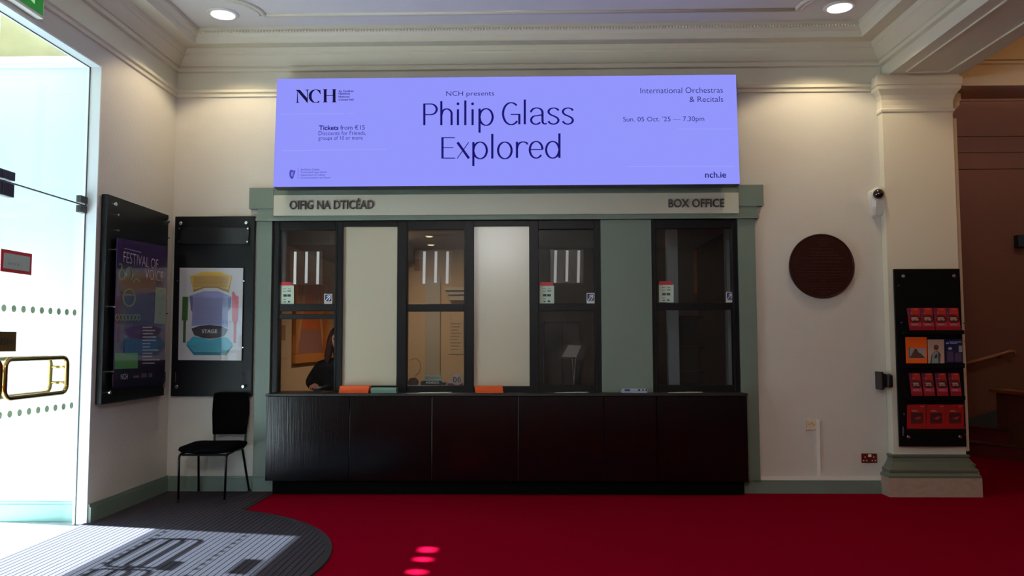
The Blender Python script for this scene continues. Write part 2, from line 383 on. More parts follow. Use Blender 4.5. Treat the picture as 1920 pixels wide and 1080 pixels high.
# ------------------------------------------------------------------ outside the entrance
struct('floor_porch', MB().box(-5.2, -8.0, -.12, -3.40, -1.0, -.002), MARBLE)
struct('floor_street', MB().box(-40, -30, -.3, -5.2, 30, -.14), mat('pavement', (120, 120, 118), .8, bump=.2, scale=6))
pw = MB().box(-4.28, -1.235, 0, XL-.11, -1.0, 3.62)
struct('wall_porch', pw, mat('white_render', (186, 195, 202), .7))
struct('trim_8', MB().box(-4.28, -1.285, 3.62, XL-.11, -1.0, 3.67).box(-4.28, -1.255, 3.59, XL-.11, -1.0, 3.62), WHITEF)
struct('wall_porch_upper', MB().box(-4.28, -1.235, 3.67, XL-.11, -1.0, 4.7), mat('buff_stone', (150, 142, 108), .8, bump=.4, scale=7, var=.2))
struct('baseboard_porch', MB().box(-4.28, -1.253, 0, XL-.11, -1.235, .13).box(-4.28, -1.247, .13, XL-.11, -1.235, .152), mat('teal_skirting_paint', (112, 150, 140), .4))
# added out of view to shape the sun: dimming pane under a slotted blocking wall
XO = -4.4
so = MB().box(XO-.1, -7.6, 3.20, XO, -1.2, 4.12); so.box(XO-.1, -7.6, 4.31, XO, -1.2, 4.9)
ys = [-1.2, -1.26, -1.40, -1.52, -1.62, -1.80, -1.90, -7.6]
for k in range(0, len(ys)-1, 2): so.box(XO-.1, ys[k+1], 4.12, XO, ys[k], 4.31)
so.box(XO-.1, -7.6, -.1, XO, -7.3, 3.2)
struct('wall_outer_screen', so, STONE)
struct('window_outer_transom', MB().box(XO-.056, -7.3, 1.90, XO-.044, -1.20, 3.20), glass('grey_tinted_glass', (.50, .52, .54), 1.0))

# ------------------------------------------------------------------ entrance mat
cX, cY, cR = -2.997, -2.45, 1.717
def mat_edge(x, r=cR):
    """near and far Y of the mat at this X"""
    dx = x-cX; d = math.sqrt(max(0, r*r-dx*dx)); return cY+d, cY-d
mo = thing('entrance_mat', (-2.6, -1.5, 0), 'dark ribbed entrance mat with curved edge in front of the glass doors', 'mat')
MATB = mat('mat_base_black', (30, 26, 32), .95)
MATR = mat('mat_rib_grey', (62, 57, 64), .95, bump=.6, scale=260, var=.18, spec=.1)
arc = [(cX+cR*math.cos(R(a)), cY+cR*math.sin(R(a))) for a in range(-70, 71, 4)]
poly = [(-3.40, -.03), (-2.352, -.03), (-2.352, -.85)] + [(x, y) for x, y in reversed(arc)] + [(-2.41, -4.06), (-3.40, -4.06)]
MB().prism([(x, y, .0) for x, y in poly], (0, 0, .006)).build('backing', MATB, mo)
rb = MB(); x = -3.395
while x < cX+cR-.05:
    w = .0365; xb_ = min(x+w, cX+cR-.03)
    (na, fa), (nb2, fb) = mat_edge(x, cR-.025), mat_edge(xb_, cR-.025)
    if xb_ < -2.37: na = nb2 = -.035
    if xb_ < -2.41: fa = fb = -4.04
    rb.prism([(x, fa, .004), (xb_, fb, .004), (xb_, nb2, .004), (x, na, .004)], (0, 0, .007)); x += .0425
tag(rb.build('rib', MATR, mo), kind='stuff')
bdp = [(cX+(cR-.022)*math.cos(R(a)), cY+(cR-.022)*math.sin(R(a))) for a in range(-70, 71, 2)]
eb = MB()
for (x0, y0), (x1, y1) in zip(bdp[:-1], bdp[1:]):
    n = Vector((-(y1-y0), x1-x0, 0)).normalized()*.022
    a, b = Vector((x0, y0, 0)), Vector((x1, y1, 0)); eb.prism([a-n, b-n, b+n, a+n], (0, 0, .013))
eb.build('edging', mat('mat_edging', (24, 20, 28), .8), mo)

# ------------------------------------------------------------------ pilaster by the stair opening
pl = thing('pilaster', (3.6, -.05, 0), 'cream square pilaster with moulded capital on a stone plinth by the stair opening', 'pillar')
MB().box(3.272, -.10, .36, 3.915, .14, 3.55).box(3.33, .14, .36, 4.075, .45, 3.5).build('shaft', PLASTER, pl)
def frame_prof(prof, x0, x1, y0, y1):
    """square moulding: prof of (projection, z) round a rectangle"""
    mb = MB(); vs = []
    for p, z in prof: vs += [(x0-p, y0-p, z), (x1+p, y0-p, z), (x1+p, y1, z), (x0-p, y1, z)]
    n = len(prof); fs = [(i*4+k, i*4+(k+1) % 4, (i+1)*4+(k+1) % 4, (i+1)*4+k) for i in range(n-1) for k in range(4)]
    return mb.add(vs, fs+[(3,2,1,0), tuple((n-1)*4+k for k in range(4))])
cap = [(0,3.49),(.012,3.50),(.016,3.52),(.006,3.535),(.004,3.56),(.006,3.61),(.02,3.65),(.045,3.685),(.056,3.70),(.058,3.735),(.066,3.738),(.066,3.81),(.05,3.815),(.05,3.835)]
for nm, prof, m_ in (('capital', cap, PLASTER),
        ('base_moulding', [(.085,.165),(.085,.185),(.062,.205),(.068,.225),(.068,.235),(.05,.25),(.022,.30),(.012,.335),(.022,.345),(.022,.36),(0,.365)], SAGEB),
        ('plinth', [(.088,0),(.088,.165)], PLINTH)):
    a = frame_prof(prof, 3.272, 3.915, -.10, -.001)
    b = frame_prof([(p, z-.06) for p, z in prof] if nm == 'capital' else prof, 3.36, 4.075, .235, .45)
    n = len(a.v); a.add(b.v, b.f); a.build(nm, m_, pl)

# ------------------------------------------------------------------ ceiling downlights
first = None
for lab, x, y in (('round recessed downlight near the left wall cornice', -2.69, -.655), ('round recessed downlight near the pilaster beam', 2.69, -.655)):
    d = thing('downlight', (x, y, ZC), lab, 'light', 'recessed ceiling downlights')
    MB().lathe([(.098, 0), (.135, 0), (.135, -.004), (.128, -.012), (.105, -.014), (.098, -.004)], (x, y, ZC), (0, 0, 1), 36).build('trim_ring', WHITEP, d, smooth=True)
    MB().lathe([(.10, -.016), (.10, -.018)], (x, y, ZC), (0, 0, 1), 32).build('lens', emission('downlight_glow', (235, 246, 255), 2.2), d)
for x in (-2.2, 2.2):
    for y in (-4.6, -7.6):
        d = thing('downlight', (x, y, ZC), 'round recessed downlight over the %s end of the lobby, %s' % ('entrance' if x < 0 else 'stair hall', 'nearer the box office' if y > -6 else 'nearer the front wall'), 'light', 'recessed ceiling downlights')
        MB().lathe([(.135, 0), (.135, -.004), (.105, -.014)], (x, y, ZC), (0, 0, 1), 24).build('trim_ring', WHITEP, d)

# ------------------------------------------------------------------ box office front: sage surround and cream fascia
ss = MB()
x0 = atY(487, 380, 0).x; x1 = atY(1416, 380, 0).x; z0 = atY(950, 412, -.05).z; z1 = atY(950, 352, -.05).z
hz = MB().box(x0, -.055, z0, x1, 0, z1).box(x0-.015, -.065, z0, x1+.015, 0, z0+.03)
xa, xb = atY(468, 370, -.05).x, atY(1431, 370, -.05).x; zl = atY(950, 389, -.05).z
hz.box(xa, -.062, zl, x0+.15, 0, z1+.012); hz.box(x1-.17, -.062, zl, xb, 0, z1+.012); hz.box(x0+.151, -.060, z1, x1-.171, 0, z1+.012)
struct('trim_9', hz, SAGE)
struct('trim_10', MB().box(atY(482, 600, 0).x, -.04, .145, BX0+.005, .02, z0), SAGE)
struct('trim_11', MB().box(BX1-.02, -.04, .118, atY(1417, 600, 0).x, .02, z0), SAGE)
struct('trim_12', MB().box(atY(1127, 575, 0).x, -.02, .9, atY(1222, 575, 0).x, .1, BZ1), SAGE)
sg = thing('fascia_sign', (-.2, -.06, 2.7), 'long cream fascia board with raised dark box office lettering in two languages', 'sign')
sx0, sx1 = atY(513, 382, -.075).x, atY(1385, 382, -.075).x; sz0, sz1 = atY(950, 402, -.075).z, atY(950, 363.5, -.075).z
MB().box(sx0, -.075, sz0, sx1, -.055, sz1).build('board', CREAMP, sg)
LT = mat('dark_grey_letters', (62, 60, 60), .45, metal=.2)
for t, b in (('OIFIG NA DTICÉAD', (543.6, 372, 701, 392.5)), ('BOX OFFICE', (1253, 373.2, 1357.6, 388.9))):
    mb = MB(); text(mb, FRONT(-.076), t, *b, off=.012, thick=.014, d=.001); mb.build('lettering', LT, sg)

# ------------------------------------------------------------------ ticket windows
def X_(px, Y=0, y=575): return atY(px, y, Y).x
def Z_(py, Y=0, x=950): return atY(x, py, Y).z
def sash(n, o, panes, rails, lines=True):
    """o: outer px x0,x1,y0,y1 ; panes: (x0,y0,x1,y1,kind)"""
    xa, xb = X_(o[0]), X_(o[1]); mx = (o[0]+o[1])/2; za, zb = Z_(o[3], x=mx), Z_(o[2], x=mx)
    xs = [X_(panes[0][0]), X_(panes[0][2])]
    f = MB().box(xa, -.015, za, xs[0], .08, zb).box(xs[1], -.015, za, xb, .08, zb)
    zt = Z_(panes[0][1], x=mx); f.box(xs[0], -.015, zt, xs[1], .08, zb)
    w = struct('window_%d' % n, f, BLACKF, bevel=.003)
    for r0, r1 in rails: MB().box(xs[0], -.005, Z_(r1, x=mx), xs[1], .06, Z_(r0, x=mx)).build('rail', BLACKF, w, bevel=.003)
    if lines:
        MB().box(xs[0]-.018, -.022, za, xs[0]-.008, .0, zb-.03).box(xs[1]+.008, -.022, za, xs[1]+.018, .0, zb-.03).build('bead', BLACKF, w)
    for x0_, y0_, x1_, y1_, k in panes:
        m_ = GLASSW if k == 'g' else FROST
        MB().box(X_(x0_)-.004, .018, Z_(y1_, x=mx)-.004, X_(x1_)+.004, .024, Z_(y0_, x=mx)+.004).build('pane', m_, w)
    return w
FROST = mat('frosted_glass', (190, 183, 161), .25, spec=.8)
sash(1, (513, 642, 413, 737), [(524, 431, 628, 570, 'g')], [(570, 583), (589, 598)])
sash(2, (642, 745, 413, 737), [(642.5, 425, 744.5, 723, 'f')], [(723, 737)], False)
sash(3, (745, 888, 413, 737), [(763.5, 431, 870, 570, 'g'), (764, 584, 870, 723, 'g')], [(570, 584), (723, 737)])
sash(4, (888, 993, 413, 737), [(888.5, 424, 992.5, 724, 'f')], [(724, 737)], False)
sash(5, (993, 1127, 413, 737), [(1010, 430, 1115, 569, 'g'), (1010, 583, 1115, 722, 'g')], [(569, 583), (722, 737)])
sash(6, (1222, 1389, 412, 737), [(1232, 428, 1374, 568, 'g'), (1234, 581, 1377, 722, 'g')], [(568, 581), (722, 737)])

# ------------------------------------------------------------------ black counter
ct = thing('ticket_counter', (-.2, -.1, 0), 'long black timber ticket counter with six front panels under the windows', 'counter')
cx0, cx1 = X_(498, -.2, 800), X_(1402, -.2, 800)
MB().box(cx0-.004, -.215, .892, cx1+.004, .14, .916).build('counter_top', mat('black_counter_top', (14, 12, 14), .45, bump=.1, scale=14, stretch=(.4, 8, 8)), ct, bevel=.004)
se = [cx0]+[X_(p, -.2, 800) for p in (655, 809, 971, 1133, 1232)]+[cx1]
for a, b in zip(se[:-1], se[1:]):
    MB().box(a+.0025, -.2, .135, b-.0025, -.17, .889).build('panel', BLACKW, ct, bevel=.002)
MB().box(cx0+.02, -.168, .13, cx1-.02, .018, .888).build('carcass', mat('panel_joint_edge', (58, 52, 46), .6), ct)
MB().box(cx0+.04, -.10, 0, cx1-.015, .018, .13).build('toe_kick', mat('black_toe_kick', (3, 3, 4), .8, spec=.1), ct)

# ------------------------------------------------------------------ LED display
Ut = (1, 0, 0); Vt = Vector((0, .06, 1.008)).normalized()
SP = Plane((0, -.277, 2.806), Ut, Vt)
c = [SP.px(*p) for p in ((512, 350), (1387, 345), (1380, 140), (520, 148))]
u0 = (c[0][0]+c[3][0])/2; u1 = (c[1][0]+c[2][0])/2; v0 = (c[0][1]+c[1][1])/2; v1 = (c[2][1]+c[3][1])/2
led = thing('led_display', (0, -.25, 2.8), 'wide lilac LED display advertising a concert above the box office fascia', 'screen')
MB().prism([SP.p3(u0, v0, -.004), SP.p3(u1, v0, -.004), SP.p3(u1, v1, -.004), SP.p3(u0, v1, -.004)], SP.N*-.13).build('housing', mat('display_housing', (12, 10, 34), .5), led)
MB().box(u0+.3, -.16, 2.95, u1-.3, -.001, 3.05).box(u0+.3, -.13, 3.5, u1-.3, -.001, 3.6).build('wall_bracket', BLACKB, led)
mb = MB().prism([SP.p3(u0, v0, 0), SP.p3(u1, v0, 0), SP.p3(u1, v1, 0), SP.p3(u0, v1, 0)], SP.N*-.004)
lsc = mb.build('lit_screen', emission('lilac_lit_screen', (146, 150, 252), 1.0), led)
INK = mat('navy_screen_ink', (24, 20, 98), .9, spec=0, emit=(22, 18, 95), es=.8)
def ink(name): return MB()
tx = [('An Ceoláras', 634.9,168.6,663,172.8,.02),('Náisiúnta',634.9,173.4,656.5,177.6,.02),('National',634.9,179.4,655,183.2,.02),('Concert Hall',634.9,184.8,663,188.8,.02),
 ('Tickets',598.2,235.2,634.9,244,.022),('from €15',638.2,234.2,684,243.4,0),('Discounts for Friends,',597.5,245.6,686.2,254.6,-.004),('groups of 10 or more',597,255,680,264.4,-.004),
 ('NCH presents',836.6,170.7,926.4,182.4,-.004),('International Orchestras',1200.7,164,1355.4,174.6,-.006),('& Recitals',1292.7,180.8,1355.9,191.2,-.006),
 ("Sun. 05 Oct. '25 — 7.30pm",1168.3,218.4,1320.4,230.4,-.006),('nch.ie',1322,321.6,1361.4,333.4,.012)]
for t, a, b, c_, d_, o_ in tx:
    mb = MB(); text(mb, SP, t, a, b, c_, d_, off=o_); mb.build('lettering', INK, lsc)
INK2 = mat('grey_navy_screen_ink', (60, 56, 140), .9, spec=0, emit=(52, 48, 140), es=.8)
for t, a, b, c_, d_ in (('An Roinn Cultúir,',563.7,315.9,600,320.4),('Cumarsáide agus Spóirt',563.7,320.8,613,325.3),('Department of Culture,',563.7,326.3,610,330.6),('Communications and Sport',563.7,331.4,619.5,335.8)):
    mb = MB(); text(mb, SP, t, a, b, c_, d_, off=.008); mb.build('lettering', INK2, lsc)

def stroke(mb, plane, pts, thick, thin, sx=1, d=.0012, power=1.0):
    """pts in px on the plane (y down); pen thick on uprights, thin on level strokes"""
    P2 = [Vector(p) for p in pts]; L, Rr = [], []
    for i, p in enumerate(P2):
        a = P2[max(0, i-1)]; b = P2[min(len(P2)-1, i+1)]; t = (b-a).normalized()
        w = (thin+(thick-thin)*abs(t.y)**power)/2; n = Vector((-t.y, t.x))
        L.append(p+n*w); Rr.append(p-n*w)
    for i in range(len(P2)-1):
        mb.face(plane.poly([L[i], L[i+1], Rr[i+1], Rr[i]], d))
def el(cx, cy, rx, ry, a0, a1, n=18):
    return [(cx+rx*math.cos(R(a0+(a1-a0)*k/n)), cy-ry*math.sin(R(a0+(a1-a0)*k/n))) for k in range(n+1)]
TK, TN = 4.2, 2.0
def glyph(mb, ch, x, w, y):
    s = lambda pts, tk=TK, tn=TN, pw=1.2: stroke(mb, SP, [(x+a, y-b) for a, b in pts], tk, tn, power=pw)
    e = lambda cx, cy, rx, ry, a0, a1, n=18: [(a, b) for a, b in [(cx+rx*math.cos(R(a0+(a1-a0)*k/n)), cy+ry*math.sin(R(a0+(a1-a0)*k/n))) for k in range(n+1)]]
    X = 31.0; K = TK/2
    if ch == 'P': s([(K,0),(K,40.5)]); s([(K,39.7),(w*.5,39.7)]+e(w*.5,29.8,w*.5-K,10,90,-90)+[(K,19.8)])
    if ch == 'h': s([(K,0),(K,45)]); s([(K,18)]+e(w/2+.5,20.5,w/2-K-.3,10,165,0)+[(w-K,20),(w-K,0)])
    if ch == 'i': s([(w/2,0),(w/2,30)]); mb.face(SP.poly(el(x+w/2,y-40,2.7,2.7,0,340,12), .0012))
    if ch == 'l': s([(w/2,0),(w/2,46.5)])
    if ch == 'p': s([(K,-14),(K,31)]); s(e(w/2+.3,15.3,w/2-K+.2,15.6,172,-172,32))
    if ch == 'G': s(e(w/2,20,w/2-K,20.6,48,318,36)); s([(w-K,0),(w-K,19)]); s([(w*.47,18.6),(w,18.6)])
    if ch == 'a': s([(2.5,23)]+e(w*.42,22,w*.36,8.8,170,0)+[(w*.78,20),(w*.78,7)]+e(w*.93,6.2,w*.15,5.5,190,300,8)+[(w,2.2)]); s([(w*.78,18),(w*.45,16.2)]+e(w*.37,8,w*.37-K,7.9,80,330,22))
    if ch == 's': s(e(w*.5,23.2,w*.39,7.5,20,180,14)+[(w*.16,20.5),(w*.3,17.6),(w*.55,15.2),(w*.78,12),(w*.86,8.5)]+e(w*.48,8,w*.38,7.6,-5,-165,14))
    if ch == 'E': s([(K,0),(K,40)]); s([(K,.8),(w,.8)],TK,1.6); s([(K,20.5),(w*.86,20.5)],TK,1.5); s([(K,39.3),(w*.98,39.3)],TK,1.6)
    if ch == 'x': s([(1.5,30.5),(w-2,.3)],5.2,1.2,.6); s([(w-2.5,30.5),(1,.3)],1.6,1.2)
    if ch == 'o': s(e(w/2,15.3,w/2-K,15.6,0,360,40))
    if ch == 'r': s([(K,0),(K,30.5)]); s([(K,18)]+e(w*.66,20,w*.62-K,10,165,40,14)+[(w-1.2,26)])
    if ch == 'e': s([(w-K,15.8),(K+.5,15.8)]); s(e(w/2,15.3,w/2-K,15.6,2,322,38))
    if ch == 'd': s([(w-K,0),(w-K,46)]); s(e(w/2-.5,15.3,w/2-K,15.6,8,352,32))
hl = MB()
for ch, gx, gw in (('P',793.5,27.5),('h',825.4,23.4),('i',856.2,5),('l',870.2,4.6),('i',883.6,5),('p',897,28.3)): glyph(hl, ch, gx, gw, 234.8)
for ch, gx, gw in (('G',941.2,34.6),('l',981.6,4.6),('a',993.8,30),('s',1025.6,25),('s',1052.6,25)): glyph(hl, ch, gx, gw, 233.2)
for ch, gx, gw in (('E',827.6,26),('x',856.3,25),('p',885.5,28.9),('l',920.8,4.6),('o',931.8,29.6)): glyph(hl, ch, gx, gw, 297.4)
for ch, gx, gw in (('r',967.2,21),('e',991.3,28),('d',1022.4,28.6)): glyph(hl, ch, gx, gw, 296.2)
hl.build('headline', INK, lsc)
lg = MB(); LOGO = mat('near_black_screen_ink', (18, 14, 52), .9, spec=0, emit=(16, 12, 50), es=.8)
def lp(pts): lg.face(SP.poly(pts, .0012))
# N
lp([(554.6,192.8),(561.2,192.8),(561.2,192.1),(558.9,191.2),(558.2,171),(557.3,171),(556.6,191.3),(554.6,192.1)])
lp([(554.8,168.6),(562.6,168.6),(577.2,185.4),(577.2,192.8),(576,192.8),(557.3,170.6),(554.8,169.4)])
lp([(572.4,168.4),(579,168.2),(579,168.9),(577.3,169.9),(577.2,192.8),(576.2,192),(575.7,170),(572.4,169.1)])
stroke(lg, SP, el(592.2,180.4,10.6,12.0,52,180), 5.6, 1.0, power=1.6); stroke(lg, SP, el(592.2,180.4,10.6,12.0,180,306), 5.6, 1.0, power=1.6)
lp([(599.6,169.2),(600.9,169.2),(601.3,176.6),(600.4,176.6),(597.6,171.6)])
for a in (605.8, 622.6):
    lp([(a,167.4),(a+8,167.3),(a+8,168.1),(a+6.6,168.9),(a+6.6,190.3),(a+8,191.1),(a+8,191.9),(a,192),(a,191.2),(a+1.4,190.4),(a+1.4,169),(a,168.2)])
lp([(610,179),(626,178.8),(626,179.9),(610,180.1)])
lg.build('logo', LOGO, lsc)
hp = MB()                                                     # harp emblem and rule
hp.face(SP.poly([(544.4,318.6),(547.2,318),(549,320),(554,319.6),(553.4,323),(551.6,328),(549.8,334.6),(546.4,335.6),(543.4,331.6),(542.4,326),(543.2,321)], .0012))
hp.face(SP.poly(rect(558.8,315.6,559.4,336.6), .0012)); hp.build('harp_emblem', INK2, lsc)
hs = MB()
for k in range(3): hs.face(SP.poly([(546.2+k*1.7,322),(546.8+k*1.7,322),(546.4+k*1.4,331),(545.9+k*1.4,331)], .002))
hs.build('harp_strings', mat('lilac_ink', (146, 150, 252), .9, emit=(130, 134, 240), es=.8), lsc)
PLL = emission('pale_lilac_line', (166, 168, 255), 1.0)
for a, b, c_, d_ in ((527,213.8,645,212.6),(655,212.6,663,212.5),(528,282.6,726,279.6),(1270,241.6,1376,241.4),(1176,311.6,1376,311.2)):
    MB().face(SP.poly([(a,b+.7),(c_,d_+.7),(c_,d_),(a,b)], .0012)).build('faint_line', PLL, lsc)

# ------------------------------------------------------------------ poster boards
def board(name, label, plane, corners, th, screws, m=BLACKB):
    """corners px: bl, br, tr, tl on plane"""
    pts = [plane.px(*p) for p in corners]
    u0_, u1_ = (pts[0][0]+pts[3][0])/2, (pts[1][0]+pts[2][0])/2; v0_, v1_ = (pts[0][1]+pts[1][1])/2, (pts[2][1]+pts[3][1])/2
    o = thing(name, plane.p3(u0_, v0_), label, 'display board')
    q = lambda u, v: plane.p3(u, v, 0)
    MB().prism([q(u0_, v0_), q(u1_, v0_), q(u1_, v1_), q(u0_, v1_)], plane.N*-th).build('backboard', m, o, bevel=.003)
    for u, v in ((u0_+.07, v0_+.09), (u1_-.07, v0_+.09), (u0_+.07, v1_-.07), (u1_-.07, v1_-.07)):
        MB().lathe([(.007, 0), (.007, .022), (.016, .024), (.016, .034), (.012, .037)], plane.p3(u, v), plane.N, 14).build('standoff', STEEL, o, smooth=False)
    return o, (u0_, u1_, v0_, v1_)
# board on the back wall with the seating plan
PB = FRONT(-.05)
b2, (u0_, u1_, v0_, v1_) = board('seating_plan_board', 'tall black board holding the colourful seating plan behind the chair', PB, ((320,742),(471,744),(478,405),(328,406)), .045, 0)
PB2 = FRONT(-.072)
def panel(pl_, pts, name, m, par, th=.004):
    return MB().prism(pl_.poly(pts, 0), pl_.N*-th).build(name, m, par)
panel(PB2, [(336,457.5),(465,457.5),(467,426.5),(338,426.5)], 'blank_header', mat('black_acrylic', (10, 10, 13), .2, spec=.3), b2)
for p in ((336.8,428.6),(464.5,428.6),(336.2,453),(463.6,453.2)):
    MB().lathe([(.006,-.022),(.006,.002),(.008,.004)], PB2.p3(*PB2.px(*p)), PB2.N, 10).build('stud', STEEL, b2)
for p in ((333.6,526.5),(457.5,527),(331,650),(455.5,651.5)):
    MB().lathe([(.006,-.022),(.007,.006)], PB2.p3(*PB2.px(*p)), PB2.N, 10).build('stud', STEEL, b2)
for xx in (329.5, 454.6): MB().tube([PB2.p3(*PB2.px(xx, 698)), PB2.p3(*PB2.px(xx, 717))], .003, 6).build('spring_clip', STEEL, b2)
sp = thing('seating_plan', PB2.p3(*PB2.px(334, 675)), 'white poster of a colour-blocked auditorium seating plan marked stage', 'poster')
sps = panel(PB2, [(334,675),(452.5,676),(456,502.5),(337,502)], 'sheet', mat('gloss_poster_paper', (205, 205, 210), .25, coat=.6), sp)
ZX = lambda pts: [(320+a/5.4, 490+b/5.4) for a, b in pts]
col = lambda n, c_: mat(n, c_, .3, coat=.5)
blocks = [
 ('block_balcony_side', (140,118,60), [(198,150),(232,312),(345,268),(470,268),(590,318),(622,150),(500,110),(330,108)]),
 ('block_balcony', (222,178,66), [(204,148),(228,290),(345,258),(470,258),(585,292),(618,152),(505,106),(330,104)]),
 ('block_stalls_side', (92,100,150), [(190,350),(205,490),(222,520),(575,520),(608,470),(615,360),(480,305),(330,305)]),
 ('block_stalls', (142,146,202), [(196,350),(228,360),(212,655),(330,645),(460,645),(582,668),(580,375),(610,362),(475,308),(330,308)]),
 ('block_stage', (52,46,56), [(210,682),(240,748),(330,778),(400,783),(470,776),(545,756),(583,690),(505,655),(400,645),(300,652)]),
 ('block_choir_side', (22,110,130), [(160,850),(235,950),(560,952),(630,860),(620,820),(170,810)]),
 ('block_choir', (52,166,190), [(162,835),(235,918),(560,920),(630,845),(580,775),(545,765),(400,795),(240,760),(215,770)]),
 ('block_left_balcony', (60,110,52), [(122,358),(182,360),(172,598),(158,600),(152,825),(124,822),(130,600),(114,598)]),
 ('block_right_balcony', (206,88,104), [(622,315),(640,302),(662,350),(690,360),(684,605),(668,608),(662,828),(636,826),(640,606),(622,602)])]
for i, (n, c_, pts) in enumerate(blocks):
    decal(PB2, [ZX(pts)], 'print_block', col(n, c_), sps, .0006+.0003*i)
ln = MB()
for k in range(13): ln.face(PB2.poly(ZX(rect(228+k*.4, 150+k*9, 590-k*1.2, 152.5+k*9)), .0036))
for k in range(26): ln.face(PB2.poly(ZX(rect(232, 372+k*10.5, 572, 374.4+k*10.5)), .0036))
for k in range(5):
    a = k*13; ln.face(PB2.poly(ZX([(190+a,850-a*.1),(262+a*.3,905-a*1.5),(262+a*.3,908-a*1.5),(187+a,852-a*.1)]), .0038)); ln.face(PB2.poly(ZX(rect(262+a*.3,905-a*1.5,545-a*.3,908-a*1.5)), .0038))
for k in range(12): ln.face(PB2.poly(ZX(rect(124, 380+k*36, 170 if k < 6 else 152, 383+k*36)), .0038)); ln.face(PB2.poly(ZX(rect(628 if k < 7 else 640, 350+k*38, 684 if k < 7 else 662, 353+k*38)), .0038))
ln.build('seat_row_lines', mat('row_line_print', (110, 108, 120), .5), sps)
mb = MB(); text(mb, PB2, 'STAGE', *ZX([(318, 690)])[0], *ZX([(472, 726)])[0], off=.004, d=.004); mb.build('lettering', WHITEI, sps)
tri = MB(); tri.prism(PB2.poly([(334,675),(452.5,676),(456,502.5),(337,502)], .006), PB2.N*.003); tri.build('acrylic_cover', ACRYL, sp)

# board on the left wall with the festival poster
PL = LEFTW(XL+.055)
b1, _ = board('festival_board', 'tall black board on the left wall holding the dark purple festival poster', PL, ((190,758),(308,742),(316,402),(202,365)), .05, 0)
PL2 = LEFTW(XL+.085)
fp_c = [(212,727),(309,719),(313,462),(220,446)]
fp = thing('festival_poster', PL2.p3(*PL2.px(212, 727)), 'dark purple voice festival poster with green motifs in a clear sleeve', 'poster')
fps = panel(PL2, fp_c, 'sheet', mat('dark_purple_print', (66, 40, 96), .25, coat=.6), fp)
Z3 = lambda pts: [(200+a/3.6, 440+b/3.6) for a, b in pts]
prints = [('navy_band', (30,24,58), [(50,860),(395,845),(390,1010),(45,1035)]),
 ('rust_shape', (110,60,50), [(75,330),(90,380),(210,410),(330,385),(335,300),(75,290)]),
 ('petrol_field', (44,58,76), [(75,400),(320,400),(318,600),(70,610)]),
 ('violet_lens', (82,44,122), [(110,660),(160,620),(240,620),(235,700),(160,710)]),
 ('blue_shape', (40,70,140), [(120,710),(330,700),(350,740),(320,800),(120,810)]),
 ('green_block', (96,168,96), [(52,800),(208,798),(208,902),(50,908)]),
 ('pale_green_panel', (150,172,140), [(328,355),(398,360),(396,604),(318,600)])]
for i, (n, c_, pts) in enumerate(prints): decal(PL2, [Z3(pts)], 'print_block', mat(n, c_, .35, coat=.4), fps, .0008+.0004*i)
GR = mat('sage_green_ink', (130, 160, 110), .5)
mf = MB()
def st3(pts, w): stroke(mf, PL2, Z3(pts), w/3.6, w/3.6, d=.005)
EL = lambda cx, cy, rx, ry, a0, a1, n=20: [(cx+rx*math.cos(R(a0+(a1-a0)*k/n)), cy-ry*math.sin(R(a0+(a1-a0)*k/n))) for k in range(n+1)]
st3(EL(148,425,40,58,0,360), 12); st3([(108,405),(190,408)], 10)
st3(EL(100,270,20,34,0,360), 9); st3([(82,205)]+EL(85,215,15,20,90,-60), 10); st3(EL(150,265,22,45,200,-60), 9); st3(EL(198,318,18,20,190,-10), 9)
for k in range(7): st3(EL(68+k*24,558,11,20,0,360,14), 6)
st3(EL(360,412,20,28,0,360), 7); st3(EL(356,530,7,12,0,360,10), 5)
mf.build('motif', GR, fps)
tm = MB()
def tpoly(t, quad, off=-.01):
    """words laid in a slanted box: tl, tr, bl px"""
    vs, fs = text_geo(t, off); tl, tr, bl = [Vector(PL2.px(*p)) for p in Z3(quad)]
    tm.add([PL2.p3(*(bl+(tr-tl)*a+(tl-bl)*b), .0045) for a, b in vs], fs)
tpoly('FESTIVAL OF', ((112,112),(345,168),(108,186))); tpoly('VOICE', ((258,228),(378,250),(256,300)))
tpoly('NCH', ((92,940),(138,938),(92,978)), .01); tpoly('aceim', ((178,948),(215,946),(178,966))); tpoly('III', ((235,936),(262,934),(235,965))); tpoly('OE', ((280,936),(304,934),(280,962)))
random.seed(3)
for k in range(12):
    w = random.uniform(50, 118); y = 622+k*22
    tm.face(PL2.poly(Z3([(238,y+7),(238+w,y+7),(238+w,y-1),(238,y)]), .0045))
tm.face(PL2.poly(Z3([(115,90),(230,118),(230,121),(115,93)]), .0045))
tm.build('lettering', mat('pale_lilac_ink', (205, 200, 215), .6), fps)
mb = MB().prism(PL2.poly([(211,729),(309.5,721),(314,460),(219.5,443)], .006), PL2.N*.003); mb.build('acrylic_cover', ACRYL, fp)
for p in ((221,403),(221,432),(316,446),(217,468),(214,575),(313,588),(212,697)):
    MB().lathe([(.006,-.028),(.006,.006),(.009,.008)], PL2.p3(*PL2.px(*p)), PL2.N, 10).build('stud', STEEL, b1)
for xx, ya, yb in ((210,702,723),(309,697,716)): MB().tube([PL2.p3(*PL2.px(xx, ya), .004), PL2.p3(*PL2.px(xx, yb), .004)], .004, 6).build('spring_clip', STEEL, b1)

